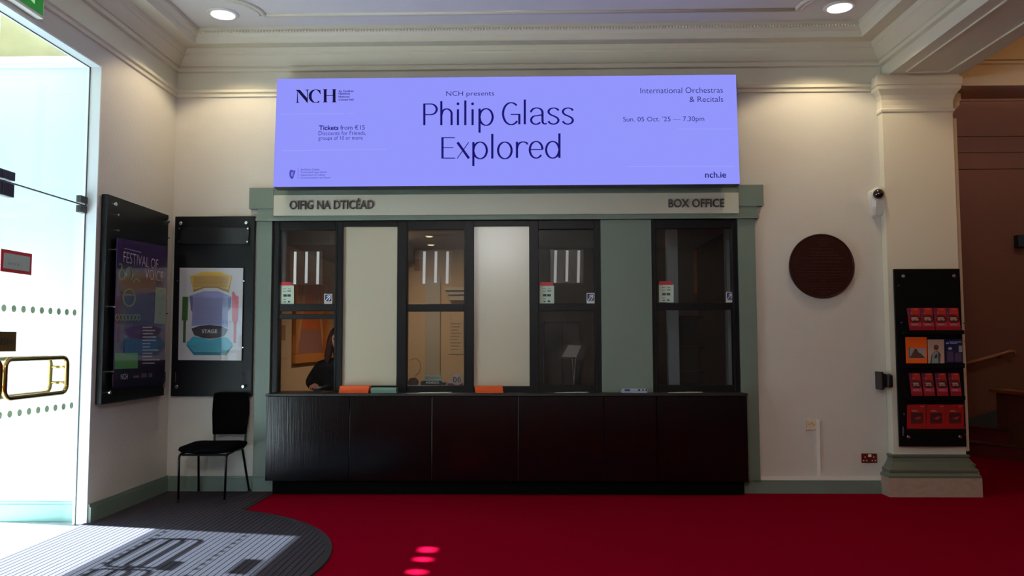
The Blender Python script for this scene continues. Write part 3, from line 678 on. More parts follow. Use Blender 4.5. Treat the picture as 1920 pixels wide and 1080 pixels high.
# ------------------------------------------------------------------ brochure rack on the pilaster
PR = FRONT(-.16)
rk, _ = board('brochure_rack', 'tall black wall rack with four tiers of brochures on the pilaster', PR, ((1685,838),(1808,837),(1804,504),(1677,504)), .02, 0)
for u in (3.33, 3.86):
    for v in (.47, 2.02): MB().tube([(u, -.10, v), (u, -.145, v)], .008, 8).build('spacer', STEEL, rk)
PS = FRONT(-.20)
for y0_, y1_, xa_, xb_ in ((619,627,1695,1807),(681,690,1695,1808),(742,750,1699,1809),(804,812,1696,1810)):
    a_, b_ = PS.px(xa_, y1_), PS.px(xb_, y0_)
    MB().box(a_[0], -.205, a_[1], b_[0], -.16, b_[1]-.01).box(a_[0], -.21, a_[1], b_[0], -.205, b_[1]).build('tier', BLACKB, rk)
for p in ((1683,536),(1804,535),(1688,605),(1806,606),(1693,776),(1808,640)): MB().lathe([(.005,-.0),(.006,.022)], PR.p3(*PR.px(*p)), PR.N, 8).build('stud', STEEL, rk)
for xx in (1693.5, 1809): MB().tube([PS.p3(*PS.px(xx, 800)), PS.p3(*PS.px(xx, 817))], .003, 6).build('spring_clip', STEEL, rk)
def brochure(quad, m, label, prints_, group, name='brochure', mc='pamphlet'):
    """quad px bl br tr tl ; leans back on the tier"""
    pa = [atY(quad[0][0], quad[0][1], -.195), atY(quad[1][0], quad[1][1], -.195), atY(quad[2][0], quad[2][1], -.172), atY(quad[3][0], quad[3][1], -.172)]
    o = thing(name, pa[0], label, mc, group)
    n = (pa[1]-pa[0]).cross(pa[3]-pa[0]).normalized()
    cov = MB().prism(pa, n*-.007).build('cover', m, o)
    def uv(a, b, d): return (pa[0]*(1-a)*(1-b)+pa[1]*a*(1-b)+pa[2]*a*b+pa[3]*(1-a)*b)+n*d
    for i, (nm, mm, polys) in enumerate(prints_):
        mb = MB()
        for pg in polys: mb.face([uv(a, b, .0006+.0004*i) for a, b in pg])
        mb.build(nm, mm, cov)
    return o
rc = lambda a, b, c_, d_: [(a, b), (c_, b), (c_, d_), (a, d_)]
RED1 = mat('crimson_cover', (140, 22, 32), .35, coat=.3); RED2 = mat('scarlet_cover', (150, 14, 14), .35, coat=.3); ORG = mat('orange_cover', (232, 92, 14), .45)
PINK = mat('rose_print', (160, 50, 70), .5); DKR = mat('maroon_print', (62, 12, 20), .5); PALE = mat('pale_print', (170, 130, 120), .5); ORR = mat('vermilion_print', (170, 34, 20), .5)
PURP = mat('plum_print', (96, 24, 66), .5)
ELp = lambda cx, cy, rx, ry, n=12: [(cx+rx*math.cos(2*PI*k/n), cy+ry*math.sin(2*PI*k/n)) for k in range(n)]
guide = [('print_top', ORR, [rc(.25,.72,1,1)]), ('print_corner', PURP, [[(0,.62),(.28,.62),(.3,1),(0,1)]]), ('print_ring', DKR, [ELp(.55,.5,.44,.18)]),
         ('print_glow', PINK, [rc(.08,.18,.98,.34)]), ('print_mask', PALE, [ELp(.5,.55,.3,.045), ELp(.36,.47,.14,.035), ELp(.68,.47,.15,.035), ELp(.3,.76,.055,.025), ELp(.08,.76,.03,.02), rc(.2,.24,.7,.28), rc(.5,.93,.85,.955)])]
place = ['first', 'second', 'third', 'fourth']
for i, xx in enumerate((1701, 1725, 1750, 1773.5)):
    brochure([(xx+5,619.5),(xx+28.5,619.5),(xx+22.5,577.5),(xx-.5,577.5)], RED1, 'narrow crimson brochure, %s along the top tier of the rack' % place[i], guide, 'crimson brochures on the top tier')
for i, xx in enumerate((1704.5, 1728, 1753, 1778)):
    brochure([(xx+5,742.5),(xx+26,742.5),(xx+20,699.5),(xx-.5,699.5)], RED1, 'narrow crimson brochure, %s along the third tier of the rack' % place[i], guide, 'crimson brochures on the third tier')
bk = [('print_photo', DKR, [rc(.2,.22,.85,.66)]), ('print_flame', ORR, [[(.36,.42),(.6,.38),(.78,.5),(.6,.5)]]), ('print_words', PALE, [rc(.72,.9,.92,.93), rc(.25,.75,.5,.77), rc(.25,.71,.58,.73)])]
for i, xx in enumerate((1701.5, 1737.5, 1773)):
    brochure([(xx-.5,804.5),(xx+35,804),(xx+34,758),(xx-.5,759)], RED2, 'wide scarlet brochure, %s along the bottom tier of the rack' % place[i], bk, 'scarlet brochures on the bottom tier')
SKIN = mat('photo_brown', (84, 50, 40), .6); GREY = mat('photo_grey', (150, 140, 142), .6)
brochure([(1699.5,681),(1739,681),(1737.5,632),(1698,632)], ORG, 'orange brochure with a crouching figure photo on the second tier',
  [('print_photo', GREY, [rc(.1,.18,.92,.58)]), ('print_figure', SKIN, [[(.15,.2),(.9,.2),(.72,.36),(.6,.4),(.5,.55),(.42,.55),(.35,.45),(.2,.25)], rc(.14,.2,.17,.62)])], 'brochures on the second tier')
brochure([(1741,681),(1771,681),(1770,636.5),(1739.5,636.5)], mat('beige_cover', (176, 146, 134), .45), 'beige brochure with a standing figure photo on the second tier',
  [('print_figure', SKIN, [[(.1,0),(.2,.35),(.4,.5),(.62,.5),(.78,.38),(.72,0)], ELp(.5,.66,.16,.12)]), ('print_shirt', mat('photo_teal', (120, 140, 142), .6), [[(.2,0),(.26,.38),(.45,.5),(.6,.46),(.62,0)], ]), ('print_bib', mat('photo_navy', (36, 48, 70), .6), [[(.34,.22),(.5,.42),(.58,.3),(.5,.2)]])], 'brochures on the second tier')
brochure([(1773,680),(1806,680),(1804,636),(1771.5,636)], mat('midnight_cover', (28, 24, 66), .4), 'midnight blue brochure with pale lettering on the second tier',
  [('print_blocks', mat('plum_block', (72, 48, 84), .6), [rc(.1,.05,.45,.48), rc(.55,.05,.9,.42)]), ('print_mark', mat('sage_block', (140, 160, 150), .6), [ELp(.28,.6,.12,.06), rc(.78,.45,.98,.72)]),
   ('print_words', mat('lilac_words', (140, 140, 210), .6), [rc(.25,.86,.95,.9), rc(.3,.8,.7,.84), rc(.05,.8,.22,.86)])], 'brochures on the second tier')

# ------------------------------------------------------------------ things on the right-hand wall
pq = thing('bronze_plaque', (2.86, -.02, 2.0), 'round dark bronze memorial plaque on the cream wall', 'plaque')
pc = atY(1542.5, 498.5, -.04); pr = (atY(1604, 498, -.04).x-atY(1481, 498, -.04).x)/2
BRZ = mat('dark_bronze', (56, 24, 18), .4, metal=.5, bump=.1, scale=20)
MB().lathe([(pr*.97, 0), (pr, .006), (pr, .022), (pr*.985, .03), (pr*.96, .03), (pr*.95, .026)], (pc.x, 0, pc.z), (0, -1, 0), 64).build('disc', BRZ, pq)
PQ = FRONT(-.027); mb = MB()
rows = [(176,486,555),(212,468,610),(250,482,598),(298,360,668),(346,345,705),(384,305,745),(428,250,800),(474,390,755),
        (522,312,725),(562,200,850),(606,155,890),(648,200,875),(690,320,740),(728,480,580),(768,270,820),(802,290,780),(838,370,740),(878,450,660),(908,500,600)]
# worn lettering: only its rhythm can be read, so each line is cut into word-long raised bars
random.seed(11)
for y, a, b in rows:
    if True:
        xq = a
        while xq < b-6:
            w = min(random.uniform(9, 24), b-xq); hgt = 9 if y < 480 else 6
            q = [(1470+u/7.2, 425+v/7.2) for u, v in rect(xq, y-hgt, xq+w, y+hgt)]
            mb.prism(PQ.poly(q, 0), PQ.N*.0025); xq += w+random.choice((4, 4, 12))
tag(mb.build('raised_lettering', mat('worn_bronze', (80, 42, 34), .4, metal=.5), pq), kind='stuff')

cc = thing('security_camera', (3.1, -.05, 2.8), 'white wedge security camera with dark dome on the wall by the pilaster', 'camera')
q0, q1 = atY(1634, 405, -.06), atY(1662, 356, -.06); cxm = (q0.x+q1.x)/2
rg = []
for t, hw, dp in ((0, .028, .02), (.06, .045, .045), (.35, .062, .085), (.7, .074, .105), (.92, .074, .10), (1, .062, .085)):
    z = q0.z+(q1.z-q0.z)*t
    rg.append([(cxm-hw, -.001, z), (cxm-hw, -dp*.7, z), (cxm-hw*.6, -dp, z), (cxm+hw*.6, -dp, z), (cxm+hw, -dp*.7, z), (cxm+hw, -.001, z)])
mb = MB(); vs = [v for r_ in rg for v in r_]; n = 6
mb.add(vs, [(i*n+k, i*n+(k+1) % n, (i+1)*n+(k+1) % n, (i+1)*n+k) for i in range(5) for k in range(n)]+[tuple(range(5, -1, -1)), tuple(30+k for k in range(6))])
mb.build('housing', WHITEP, cc)
dc = atY(1649.6, 362.5, -.15)
MB().lathe([(.050*math.cos(R(a)), .050*math.sin(R(a))) for a in range(0, 90, 12)], (dc.x, dc.y+.03, dc.z), (-.15, -1, -.25), 20).build('dome', mat('smoked_dome', (22, 14, 16), .08, coat=1), cc, smooth=True)
MB().lathe([(.058, -.03), (.060, 0), (.054, .006)], (dc.x, dc.y+.03, dc.z), (-.15, -1, -.25), 20).build('dome_collar', WHITEP, cc, smooth=True)

so_ = thing('blank_socket', (2.6, 0, .68), 'small cream data socket halfway up the wall above the trunking', 'socket')
a_, b_ = atY(1512, 806, -.01), atY(1531, 787, -.01)
MB().box(a_.x, -.012, a_.z, b_.x, 0, b_.z).build('plate', mat('cream_plastic', (216, 196, 168), .4), so_, bevel=.003)
mb = MB()
for dx, dz in ((.018,.05),(.03,.045),(.055,.06),(.07,.045),(.04,.055),(.062,.04)): mb.box(a_.x+dx, -.0135, a_.z+dz, a_.x+dx+.006, -.012, a_.z+dz+.006)
mb.build('port', BLACKI, so_)
tk = atY(1533, 840, -.01)
tag(MB().box(tk.x-.005, -.018, .152, tk.x+.022, 0, b_.z).box(b_.x, -.014, b_.z-.018, tk.x+.022, 0, b_.z-.002).build('cable_trunking', WHITEP, bevel=.002), 'white cable trunking running from the data socket to the skirting', 'trunking')
ds = thing('double_socket', (3.1, 0, .35), 'reddish brass double wall socket low on the wall beside the plinth', 'socket')
a_, b_ = atY(1616, 868, -.01), atY(1644.5, 850.5, -.01)
MB().box(a_.x, -.009, a_.z, b_.x, 0, b_.z).build('plate', mat('copper_brown_plate', (130, 48, 34), .3, metal=.6), ds, bevel=.002)
w_ = b_.x-a_.x; h_ = b_.z-a_.z
MB().box(a_.x+w_*.42, -.014, b_.z-h_*.36, a_.x+w_*.62, -.009, b_.z-h_*.06).build('switch', WHITEP, ds, bevel=.001)
for q in (.22, .78):
    mb = MB().box(a_.x+w_*(q-.02), -.0105, a_.z+h_*.52, a_.x+w_*(q+.02), -.009, a_.z+h_*.72)
    for e_ in (-.1, .1): mb.box(a_.x+w_*(q+e_-.035), -.0105, a_.z+h_*.2, a_.x+w_*(q+e_+.035), -.009, a_.z+h_*.32)
    mb.build('pin_holes', WHITEI, ds)
sk = thing('door_holder', (3.2, -.1, 1.1), 'dark flared bracket box projecting from the pilaster beside the rack', 'bracket')
a_, b_ = atY(1651, 731, -.13), atY(1680, 697, -.13)
MB().box(a_.x+.05, -.15, a_.z+.02, 3.272, -.03, b_.z-.02).build('body', mat('dark_bracket', (26, 26, 30), .35), sk, bevel=.02)
MB().box(a_.x, -.155, a_.z, a_.x+.02, -.02, b_.z).prism([(a_.x+.018, -.15, a_.z+.008), (a_.x+.06, -.13, a_.z+.025), (a_.x+.06, -.13, b_.z-.025), (a_.x+.018, -.15, b_.z-.008)], (0, .11, 0)).build('flange', mat('dark_bracket', (26, 26, 30), .35), sk, bevel=.004)
fx = thing('floor_stop', (.9, -.24, 0), 'tiny grey door stop on the carpet against the toe kick', 'door stop')
q_ = atZ(1119, 924)
MB().lathe([(.014, 0), (.014, .015), (.008, .022)], (q_.x, q_.y, 0), (0, 0, 1), 10).build('cap', STEEL, fx)

# ------------------------------------------------------------------ chair
ch = thing('stacking_chair', (-2.82, -.32, 0), 'black upholstered stacking chair with slim black legs below the seating plan', 'chair')
cu = -2.82
def rrect(cx, cy, hx, hy, r, z, n=4):
    out = []
    for sx, sy, a0 in ((1, 1, 0), (-1, 1, 90), (-1, -1, 180), (1, -1, 270)):
        for k in range(n+1):
            a = R(a0+90*k/n); out.append((cx+sx*(hx-r)+r*math.cos(a), cy+sy*(hy-r)+r*math.sin(a), z))
    return out
def loft(mb, rings):
    n = len(rings[0]); vs = [v for r_ in rings for v in r_]
    fs = [(i*n+k, i*n+(k+1) % n, (i+1)*n+(k+1) % n, (i+1)*n+k) for i in range(len(rings)-1) for k in range(n)]
    return mb.add(vs, fs+[tuple(range(n-1, -1, -1)), tuple((len(rings)-1)*n+k for k in range(n))])
def seat_ring(hx, hy, z, sag):
    return [(x, y, z-sag*max(0, (-(y+.34))/.24)**2*1.0+.012*((x-cu)/.23)**2) for x, y, _ in rrect(cu+.012, -.345, hx, hy, .08, z, 6)]
loft(MB(), [seat_ring(.17,.17,.405,.0), seat_ring(.225,.225,.415,.0), seat_ring(.242,.238,.44,.012), seat_ring(.236,.232,.462,.02), seat_ring(.19,.19,.476,.02)]).build('seat', FABRIC, ch, smooth=True)
bk_ = MB(); rings = []
for z, hx, y in ((.53,.130,-.118),(.535,.148,-.114),(.62,.158,-.098),(.72,.166,-.088),(.82,.164,-.085),(.885,.156,-.09),(.905,.142,-.095),(.91,.12,-.1)):
    rg = []
    for k in range(7):
        a = -1+2*k/6; rg.append((cu+.062+a*hx, y-.016+.02*(1-a*a), z))
    for k in range(7):
        a = 1-2*k/6; rg.append((cu+.062+a*hx, y+.016+.02*(1-a*a), z))
    rings.append(rg)
loft(bk_, rings).build('backrest', FABRIC, ch, smooth=True)
def bend(p, r=.05, n=4):
    out = [Vector(p[0])]
    for i in range(1, len(p)-1):
        a, b, c_ = Vector(p[i-1]), Vector(p[i]), Vector(p[i+1]); u = (a-b).normalized()*r; v = (c_-b).normalized()*r
        for k in range(n+1):
            t = k/n; out.append((b+u)*(1-t)**2+b*2*t*(1-t)+(b+v)*t*t)
    return out+[Vector(p[-1])]
for s in (-1, 1):
    lf = MB().tube(bend([(cu+s*.20, -.56, 0), (cu+s*.205, -.555, .405), (cu+s*.20, -.16, .415), (cu+s*.235, -.05, 0)], .045), .0105, 8).build('leg_frame', METALB, ch, smooth=True)
    for yy in (-.56, -.05): MB().lathe([(.014, 0), (.014, .02), (.011, .025)], (cu+s*(.20 if yy < -.3 else .235), yy, 0), (0, 0, 1), 10).build('foot', BLACKI, lf)
    MB().tube(bend([(cu+.062+s*.135, -.26, .405), (cu+.062+s*.14, -.10, .41), (cu+.062+s*.155, -.075, .88)], .05), .009, 8).build('back_upright', METALB, ch, smooth=True)
MB().tube([(cu-.19, -.53, .40), (cu+.19, -.53, .40)], .009, 8).tube([(cu-.19, -.18, .405), (cu+.19, -.18, .405)], .009, 8).build('cross_rail', METALB, ch)

ch.location.z += .0115
# ------------------------------------------------------------------ on the counter
CT = .916
def flyer_stack(x0, x1, ytop, m, label, cat, name, y=-.12, dep=.10, skew=0):
    a, b = atY(x0, 738, y), atY(x1, 738, y); h = atY((x0+x1)/2, ytop, y).z-CT
    o = thing(name, ((a.x+b.x)/2, y, CT), label, cat); n = 6
    for k in range(n):
        dx = random.uniform(-.004, .004)-skew*k
        MB().box(a.x+dx, y+random.uniform(-.003, .003), CT+h*k/n+.0005, b.x+dx, y+dep, CT+h*(k+1)/n).build('leaflet_bundle', m, o)
    return o
ORF = mat('orange_leaflet', (240, 92, 20), .6); GRF = mat('green_leaflet', (118, 158, 142), .5)
flyer_stack(636, 691, 724, ORF, 'stack of orange leaflets on the counter beneath the first frosted panel', 'leaflets', 'leaflet_stack')
flyer_stack(695.5, 743, 727.5, GRF, 'low stack of pale green leaflets beside the orange leaflets', 'leaflets', 'leaflet_stack')
flyer_stack(891, 943, 724.5, ORF, 'stack of orange leaflets on the counter beneath the second frosted panel', 'leaflets', 'leaflet_stack', skew=.0008)
bx = flyer_stack(1167, 1214, 729.5, mat('white_blue_card', (176, 188, 202), .5), 'white and blue card stack on the counter before the sage panel', 'cards', 'card_stack')
PC = FRONT(-.125); mb = MB()
for a, b in ((1171,1181),(1196,1200),(1204,1207),(1210,1213)): mb.face(PC.poly(rect(a, 729.8, b, 733), .0045))
mb.build('print', BLUEP, bx)
for x0_, x1_, lab in ((783, 846, 'white paper sheets lying on the counter before the member sign window'), (1041, 1104, 'white paper sheets lying on the counter before the tablet window'), (1251, 1319, 'white paper sheets lying on the counter before the last window')):
    a, b = atY(x0_, 737, -.12).x, atY(x1_, 737, -.12).x
    o = thing('paper_sheets', ((a+b)/2, -.1, CT), lab, 'paper')
    for k in range(3):
        j = random.uniform(-.01, .01); sx = (b-a)*(0 if k == 0 else .3*k)
        MB().prism([(a+sx*.8+j, -.13, CT+.0007+.0012*k), (min(b, a+sx+(b-a)*.6), -.125+.004*k, CT+.0007+.0012*k), (min(b, a+sx+(b-a)*.55), -.045, CT+.001+.0012*k), (a+sx*.8+.02+j, -.05, CT+.001+.0012*k)], (0, 0, .0012)).build('sheet', PAPERW, o)

# ------------------------------------------------------------------ notices on the panes
PW = FRONT(.0165)
def pane_notice(x0, x1, y0, y1, lab):
    o = thing('price_notice', PW.p3(*PW.px(x0, y1)), lab, 'notice', 'price notices on the ticket window panes')
    MB().prism(PW.poly(rect(x0, y0+7, x1, y1), 0), PW.N*.0012).build('card', mat('pale_green_card', (188, 208, 192), .6), o)
    MB().prism(PW.poly([(x0-.5, y0+7), (x1-2, y0+7), (x1-2, y0+.5), (x0+1, y0)], 0), PW.N*.0012).build('red_header', REDP, o)
    mb = MB(); w = x1-x0
    for a, b, c_, d_ in ((.2,.3,.42,.32),(.55,.3,.78,.32),(.2,.42,.42,.44),(.52,.38,.8,.4),(.52,.42,.8,.44),(.22,.78,.42,.80),(.26,.88,.4,.93),(.55,.86,.72,.93)):
        mb.face(PW.poly(rect(x0+w*a, y0+(y1-y0)*b, x0+w*c_, y0+(y1-y0)*d_), .0016))
    for a in (.22, .52): mb.face(PW.poly(rect(x0+w*a, y0+(y1-y0)*.56, x0+w*(a+.25), y0+(y1-y0)*.67), .0016))
    mb.build('print', mat('dark_grey_print', (50, 55, 60), .6), o)
pane_notice(526, 551, 528.5, 570, 'red-headed price notice on the pane of the open window by the left pilaster')
pane_notice(1012, 1039, 529, 569, 'red-headed price notice on the pane above the paper stand')
pane_notice(1235.5, 1263, 527, 567, 'red-headed price notice on the pane of the last window by the plaque wall')
def loop_sign(x0, x1, y0, y1, lab):
    o = thing('hearing_loop_sign', PW.p3(*PW.px(x0, y1)), lab, 'sign', 'hearing loop signs on the ticket window panes')
    MB().prism(PW.poly(rect(x0, y0, x1, y1), 0), PW.N*.0012).build('card', PAPERW, o)
    w, h = x1-x0, y1-y0
    MB().face(PW.poly(rect(x0+w*.08, y0+h*.06, x1-w*.08, y0+h*.74), .0016)).build('blue_field', BLUEP, o)
    mb = MB()
    stroke(mb, PW, [(x0+w*.14, y0+h*.7), (x0+w*.86, y0+h*.12)], 1.1, 1.1, d=.002)
    stroke(mb, PW, EL(x0+w*.56, y0+h*.36, w*.22, h*.18, 170, -50, 12)+[(x0+w*.55, y0+h*.66)], 1.5, 1.5, d=.002)
    stroke(mb, PW, EL(x0+w*.56, y0+h*.38, w*.09, h*.08, 170, -20, 8), .9, .9, d=.002)
    for k in range(3): mb.face(PW.poly(rect(x0+w*(.12+.09*k), y0+h*(.62-.09*k), x0+w*(.18+.09*k), y0+h*(.68-.09*k)), .002))
    mb.build('ear_symbol', WHITEI, o)
    mb = MB().face(PW.poly(rect(x0+w*.12, y0+h*.82, x1-w*.12, y0+h*.86), .0016)); mb.build('print', BLUEP, o)
loop_sign(608, 622.8, 551, 570, 'blue hearing loop sign on the pane of the open window with the seated person')
loop_sign(1100, 1115, 549.5, 569, 'blue hearing loop sign on the pane beside the sage panel')
loop_sign(1361.5, 1376.5, 547.5, 567, 'blue hearing loop sign on the pane nearest the plaque')
PA = FRONT(.012)
for x0_, x1_, y0_, y1_, w_, lab in ((544, 605, 471, 534, 5, 'clear plastic square with three white strips, on the pane above the seated person'), (786, 848, 470.5, 533, 5, 'clear plastic square with three white strips, on the pane above the member sign'), (1032, 1094, 468.5, 531, 5, 'clear plastic square with three white strips, on the pane above the paper stand')):
    o = thing('striped_plastic_sheet', PA.p3(*PA.px(x0_, y1_)), lab, 'plastic sheet', 'clear striped sheets on the panes')
    MB().prism(PA.poly(rect(x0_, y0_, x1_, y1_), 0), PA.N*.0012).build('clear_sheet', glass('film', (.93, .93, .93), 1.6), o)
    W_ = x1_-x0_
    for q in (.12, .47, .82):
        MB().prism(PA.poly([(x0_+W_*q-1.2*(q > .1), y1_-1-2*(q == .47)), (x0_+W_*q+w_-1.2, y1_-1-2*(q == .47)), (x0_+W_*q+w_, y0_+1), (x0_+W_*q, y0_+1)], .0014), PA.N*.001).build('white_strip', mat('white_strip', (232, 230, 226), .5), o)

# ------------------------------------------------------------------ inside the box office
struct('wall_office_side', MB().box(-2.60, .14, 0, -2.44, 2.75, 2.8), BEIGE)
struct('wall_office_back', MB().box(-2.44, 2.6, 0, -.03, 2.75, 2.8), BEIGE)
DIMW = mat('dim_taupe_wall', (92, 76, 66), .8)  # office wall darkened in colour to stand for the dim end
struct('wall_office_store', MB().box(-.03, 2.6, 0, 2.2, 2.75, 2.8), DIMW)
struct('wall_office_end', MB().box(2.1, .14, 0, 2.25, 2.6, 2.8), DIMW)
struct('wall_office_partition', MB().box(-.06, .14, 0, .0, 2.6, 2.8), mat('taupe_partition', (96, 80, 70), .8))  # partition added to split lit from dim end, colour darkened as shade
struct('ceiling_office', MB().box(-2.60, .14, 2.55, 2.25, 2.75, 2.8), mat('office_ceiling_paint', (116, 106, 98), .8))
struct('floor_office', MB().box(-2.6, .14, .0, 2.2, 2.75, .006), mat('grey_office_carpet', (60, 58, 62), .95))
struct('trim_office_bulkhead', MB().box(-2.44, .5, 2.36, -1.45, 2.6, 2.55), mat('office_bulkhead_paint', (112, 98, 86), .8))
od = thing('office_desk', (-.2, .45, .9), 'light timber desk top running behind the ticket windows', 'desk')
MB().box(-2.44, .142, .86, -.06, .43, .905).build('desk_top', WOOD, od)
for x in (-2.3, -1.2, -.15): MB().box(x-.02, .2, 0, x+.02, .4, .86).build('support', BLACKI, od)
od = thing('office_desk', (1, .45, .9), 'dark desk top behind the last ticket window', 'desk')
MB().box(.01, .142, .86, 2.09, .7, .905).build('desk_top', BLACKB, od)
for x in (.1, 2.0): MB().box(x-.02, .2, 0, x+.02, .66, .86).build('support', BLACKI, od)
# framed print with draped curtain on the side wall
PX = LEFTW(-2.44)
fpx = thing('framed_print', (-2.44, 1.4, 1.6), 'large orange framed print of a draped stage curtain inside the office', 'picture')
Pf = lambda y, z, d: (-2.44+d, y, z)
ya, yb, za, zb = .72, 2.08, 1.16, 2.15; fw = .10
MB().box(-2.44, ya, za, -2.40, yb, za+fw).box(-2.44, ya, zb-fw, -2.40, yb, zb).box(-2.44, ya, za+fw, -2.40, ya+fw, zb-fw).box(-2.44, yb-fw, za+fw, -2.40, yb, zb-fw).build('frame', mat('honey_wood_frame', (190, 112, 40), .4), fpx, bevel=.005)
MB().box(-2.438, ya+fw, za+fw, -2.43, yb-fw, zb-fw).build('backing', mat('orange_print', (196, 90, 30), .5, bump=0, scale=2.5, var=.25), fpx)
mb = MB(); cy_ = (ya+yb)/2
for s in (-1, 1):
    mb.face([Pf(cy_+s*.16, zb-fw, .0125), Pf(cy_+s*.30, zb-fw, .0125), Pf(cy_+s*.52, za+fw+.2, .0125), Pf(cy_+s*.50, za+fw+.05, .0125)])
    mb.face([Pf(cy_+s*.36, zb-fw, .0125), Pf(cy_+s*.44, zb-fw, .0125), Pf(cy_+s*.56, za+.3, .0125)])
mb.build('curtain_print', mat('tan_print', (196, 140, 92), .5), fpx)
MB().face([Pf(ya+.14, za+fw, .0122), Pf(yb-.14, za+fw, .0122), Pf(yb-.2, za+fw+.26, .0122), Pf(ya+.2, za+fw+.26, .0122)]).build('floor_print', mat('mauve_print', (150, 96, 84), .5), fpx)
n1 = thing('wall_notice', (-2.44, .45, 1.2), 'faded paper notice on the office side wall beside the framed print', 'notice')
MB().box(-2.439, .22, 1.22, -2.436, .58, 1.62).build('sheet', mat('tan_paper', (190, 158, 124), .7), n1)
MB().box(-2.436, .3, 1.4, -2.4355, .48, 1.55).build('print', mat('tan_print_dark', (150, 110, 84), .7), n1)
# back wall of the office seen through the second clear window
cx_ = lambda p, Y=2.6: atY(p, 600, Y).x
struct('trim_office_door_casing', MB().box(cx_(798), 2.56, 0, cx_(826), 2.6, 2.2), mat('taupe_gloss', (168, 150, 128), .5))
mp_ = thing('mantel_shelf', (cx_(855), 2.5, 1.9), 'moulded cream mantel shelf on the office back wall', 'shelf')
a, b = cx_(836), cx_(884)
MB().box(a, 2.42, 2.02, b, 2.6, 2.06).box(a+.03, 2.47, 1.97, b, 2.6, 2.02).box(a+.05, 2.51, 1.90, b, 2.6, 1.97).build('moulding', mat('taupe_gloss', (168, 150, 128), .5), mp_)
for q, (a_, b_, y0_, y1_) in enumerate(((842, 869, 600, 664),)):
    nb = thing('wall_chart', (cx_(a_), 2.58, 1.3), 'large tan chart with lines of faint print on the office back wall', 'chart')
    MB().box(cx_(a_), 2.59, atY(850, y1_, 2.6).z, cx_(b_), 2.6, atY(850, y0_, 2.6).z).build('sheet', mat('tan_paper', (190, 158, 124), .7), nb)
    mb = MB()
    for k in range(9): mb.box(cx_(a_+3), 2.588, atY(850, y0_+6+6*k+1.6, 2.6).z, cx_(b_-4-(k % 3)*3), 2.59, atY(850, y0_+6+6*k, 2.6).z)
    mb.build('print', mat('tan_print_dark', (150, 110, 84), .7), nb)
sw = thing('light_switch', (cx_(828), 2.58, 1.5), 'small office notice fixed high on the office back wall', 'notice')
MB().box(cx_(776), 2.59, atY(780, 508, 2.6).z, cx_(790), 2.6, atY(780, 486, 2.6).z).build('sheet', mat('tan_print_dark', (150, 110, 84), .7), sw)
for px_, py_, lab in ((805, 442, 'small round ceiling spotlight in the office, nearer the window'), (808, 458, 'small round ceiling spotlight in the office, nearer its back wall')):
    q_ = atZ(px_, py_, 2.55)
    d = thing('office_spotlight', (q_.x, q_.y, 2.55), lab, 'light')
    MB().lathe([(.05, 0), (.05, -.006), (.04, -.01)], (q_.x, q_.y, 2.55), (0, 0, 1), 18).build('trim_ring', WHITEP, d)
    MB().lathe([(.036, -.011), (.036, -.013)], (q_.x, q_.y, 2.55), (0, 0, 1), 18).build('lens', emission('office_glow', (255, 236, 190), 1.6), d)
# signs behind the second clear window
YS = .20; PSn = FRONT(YS)
ms = thing('member_sign', PSn.p3(*PSn.px(790, 723)), 'dark green block sign reading member behind the glass', 'sign')
MB().prism(PSn.poly(rect(791, 714, 828, 722.6), 0), PSn.N*-.02).build('block', mat('dark_green_block', (44, 66, 60), .5), ms)
mb = MB(); text(mb, PSn, 'MEMBER', 799, 715, 824, 719.6, .01); mb.build('lettering', WHITEI, ms)
nm_ = thing('name_sign', PSn.p3(*PSn.px(796, 714)), 'white name block resting on top of the green member sign', 'sign')
MB().prism(PSn.poly(rect(795.5, 704.6, 828, 713.8), 0), PSn.N*-.02).build('block', mat('white_block', (186, 200, 190), .5), nm_)
mb = MB(); text(mb, PSn, '@Fitzgerald', 797.5, 706.3, 826.5, 711.2, .0); mb.build('lettering', mat('grey_ink2', (110, 120, 118), .6), nm_)
for (a, b, c_, m_, lab) in ((789, 798, 715.5, mat('navy_box', (40, 50, 90), .5), 'small navy box beside the green member sign'), (826, 836, 717, mat('blue_box', (36, 44, 120), .5), 'small blue box to the far side of the green member sign')):
    o = thing('small_box', PSn.p3(*PSn.px(a, 723)), lab, 'box'); PP_ = FRONT(YS+.03)
    MB().prism(PP_.poly(rect(a, c_, b, 722.6), 0), PP_.N*-.03).build('body', m_, o)
rbx = thing('red_white_box', PSn.p3(*PSn.px(839, 723)), 'red and white box behind the round numbered badge', 'box'); PP_ = FRONT(YS+.03)
MB().prism(PP_.poly(rect(839, 719, 868, 722.8), 0), PP_.N*-.04).build('red_base', mat('dark_red', (150, 24, 34), .5), rbx)
MB().prism(PP_.poly(rect(839.5, 713, 852, 718.9), 0), PP_.N*-.04).build('white_top', mat('blush_white', (214, 190, 186), .5), rbx)
bdg = thing('round_badge', PSn.p3(*PSn.px(857, 722)), 'round white badge with dark red numerals standing in the second clear window', 'badge')
bc = PSn.p3(*PSn.px(857, 711.6)); br_ = (PSn.px(867.6, 711)[0]-PSn.px(846.5, 711)[0])/2
MB().lathe([(br_, -.004), (br_, 0)], bc, PSn.N, 32).build('disc', mat('badge_white', (204, 190, 188), .5), bdg)
mb = MB(); stroke(mb, PSn, EL(853, 712, 2.6, 4.6, 0, 360), 1.7, .7, d=.002); stroke(mb, PSn, [(863,706.5),(860,708.5),(858.6,712)]+EL(861, 713.2, 2.5, 3.2, 150, -200), 1.7, .7, d=.002); stroke(mb, PSn, [(850,708),(853,706.4)], .9, .9, d=.002); mb.build('numerals', mat('claret_ink', (110, 16, 40), .6), bdg)
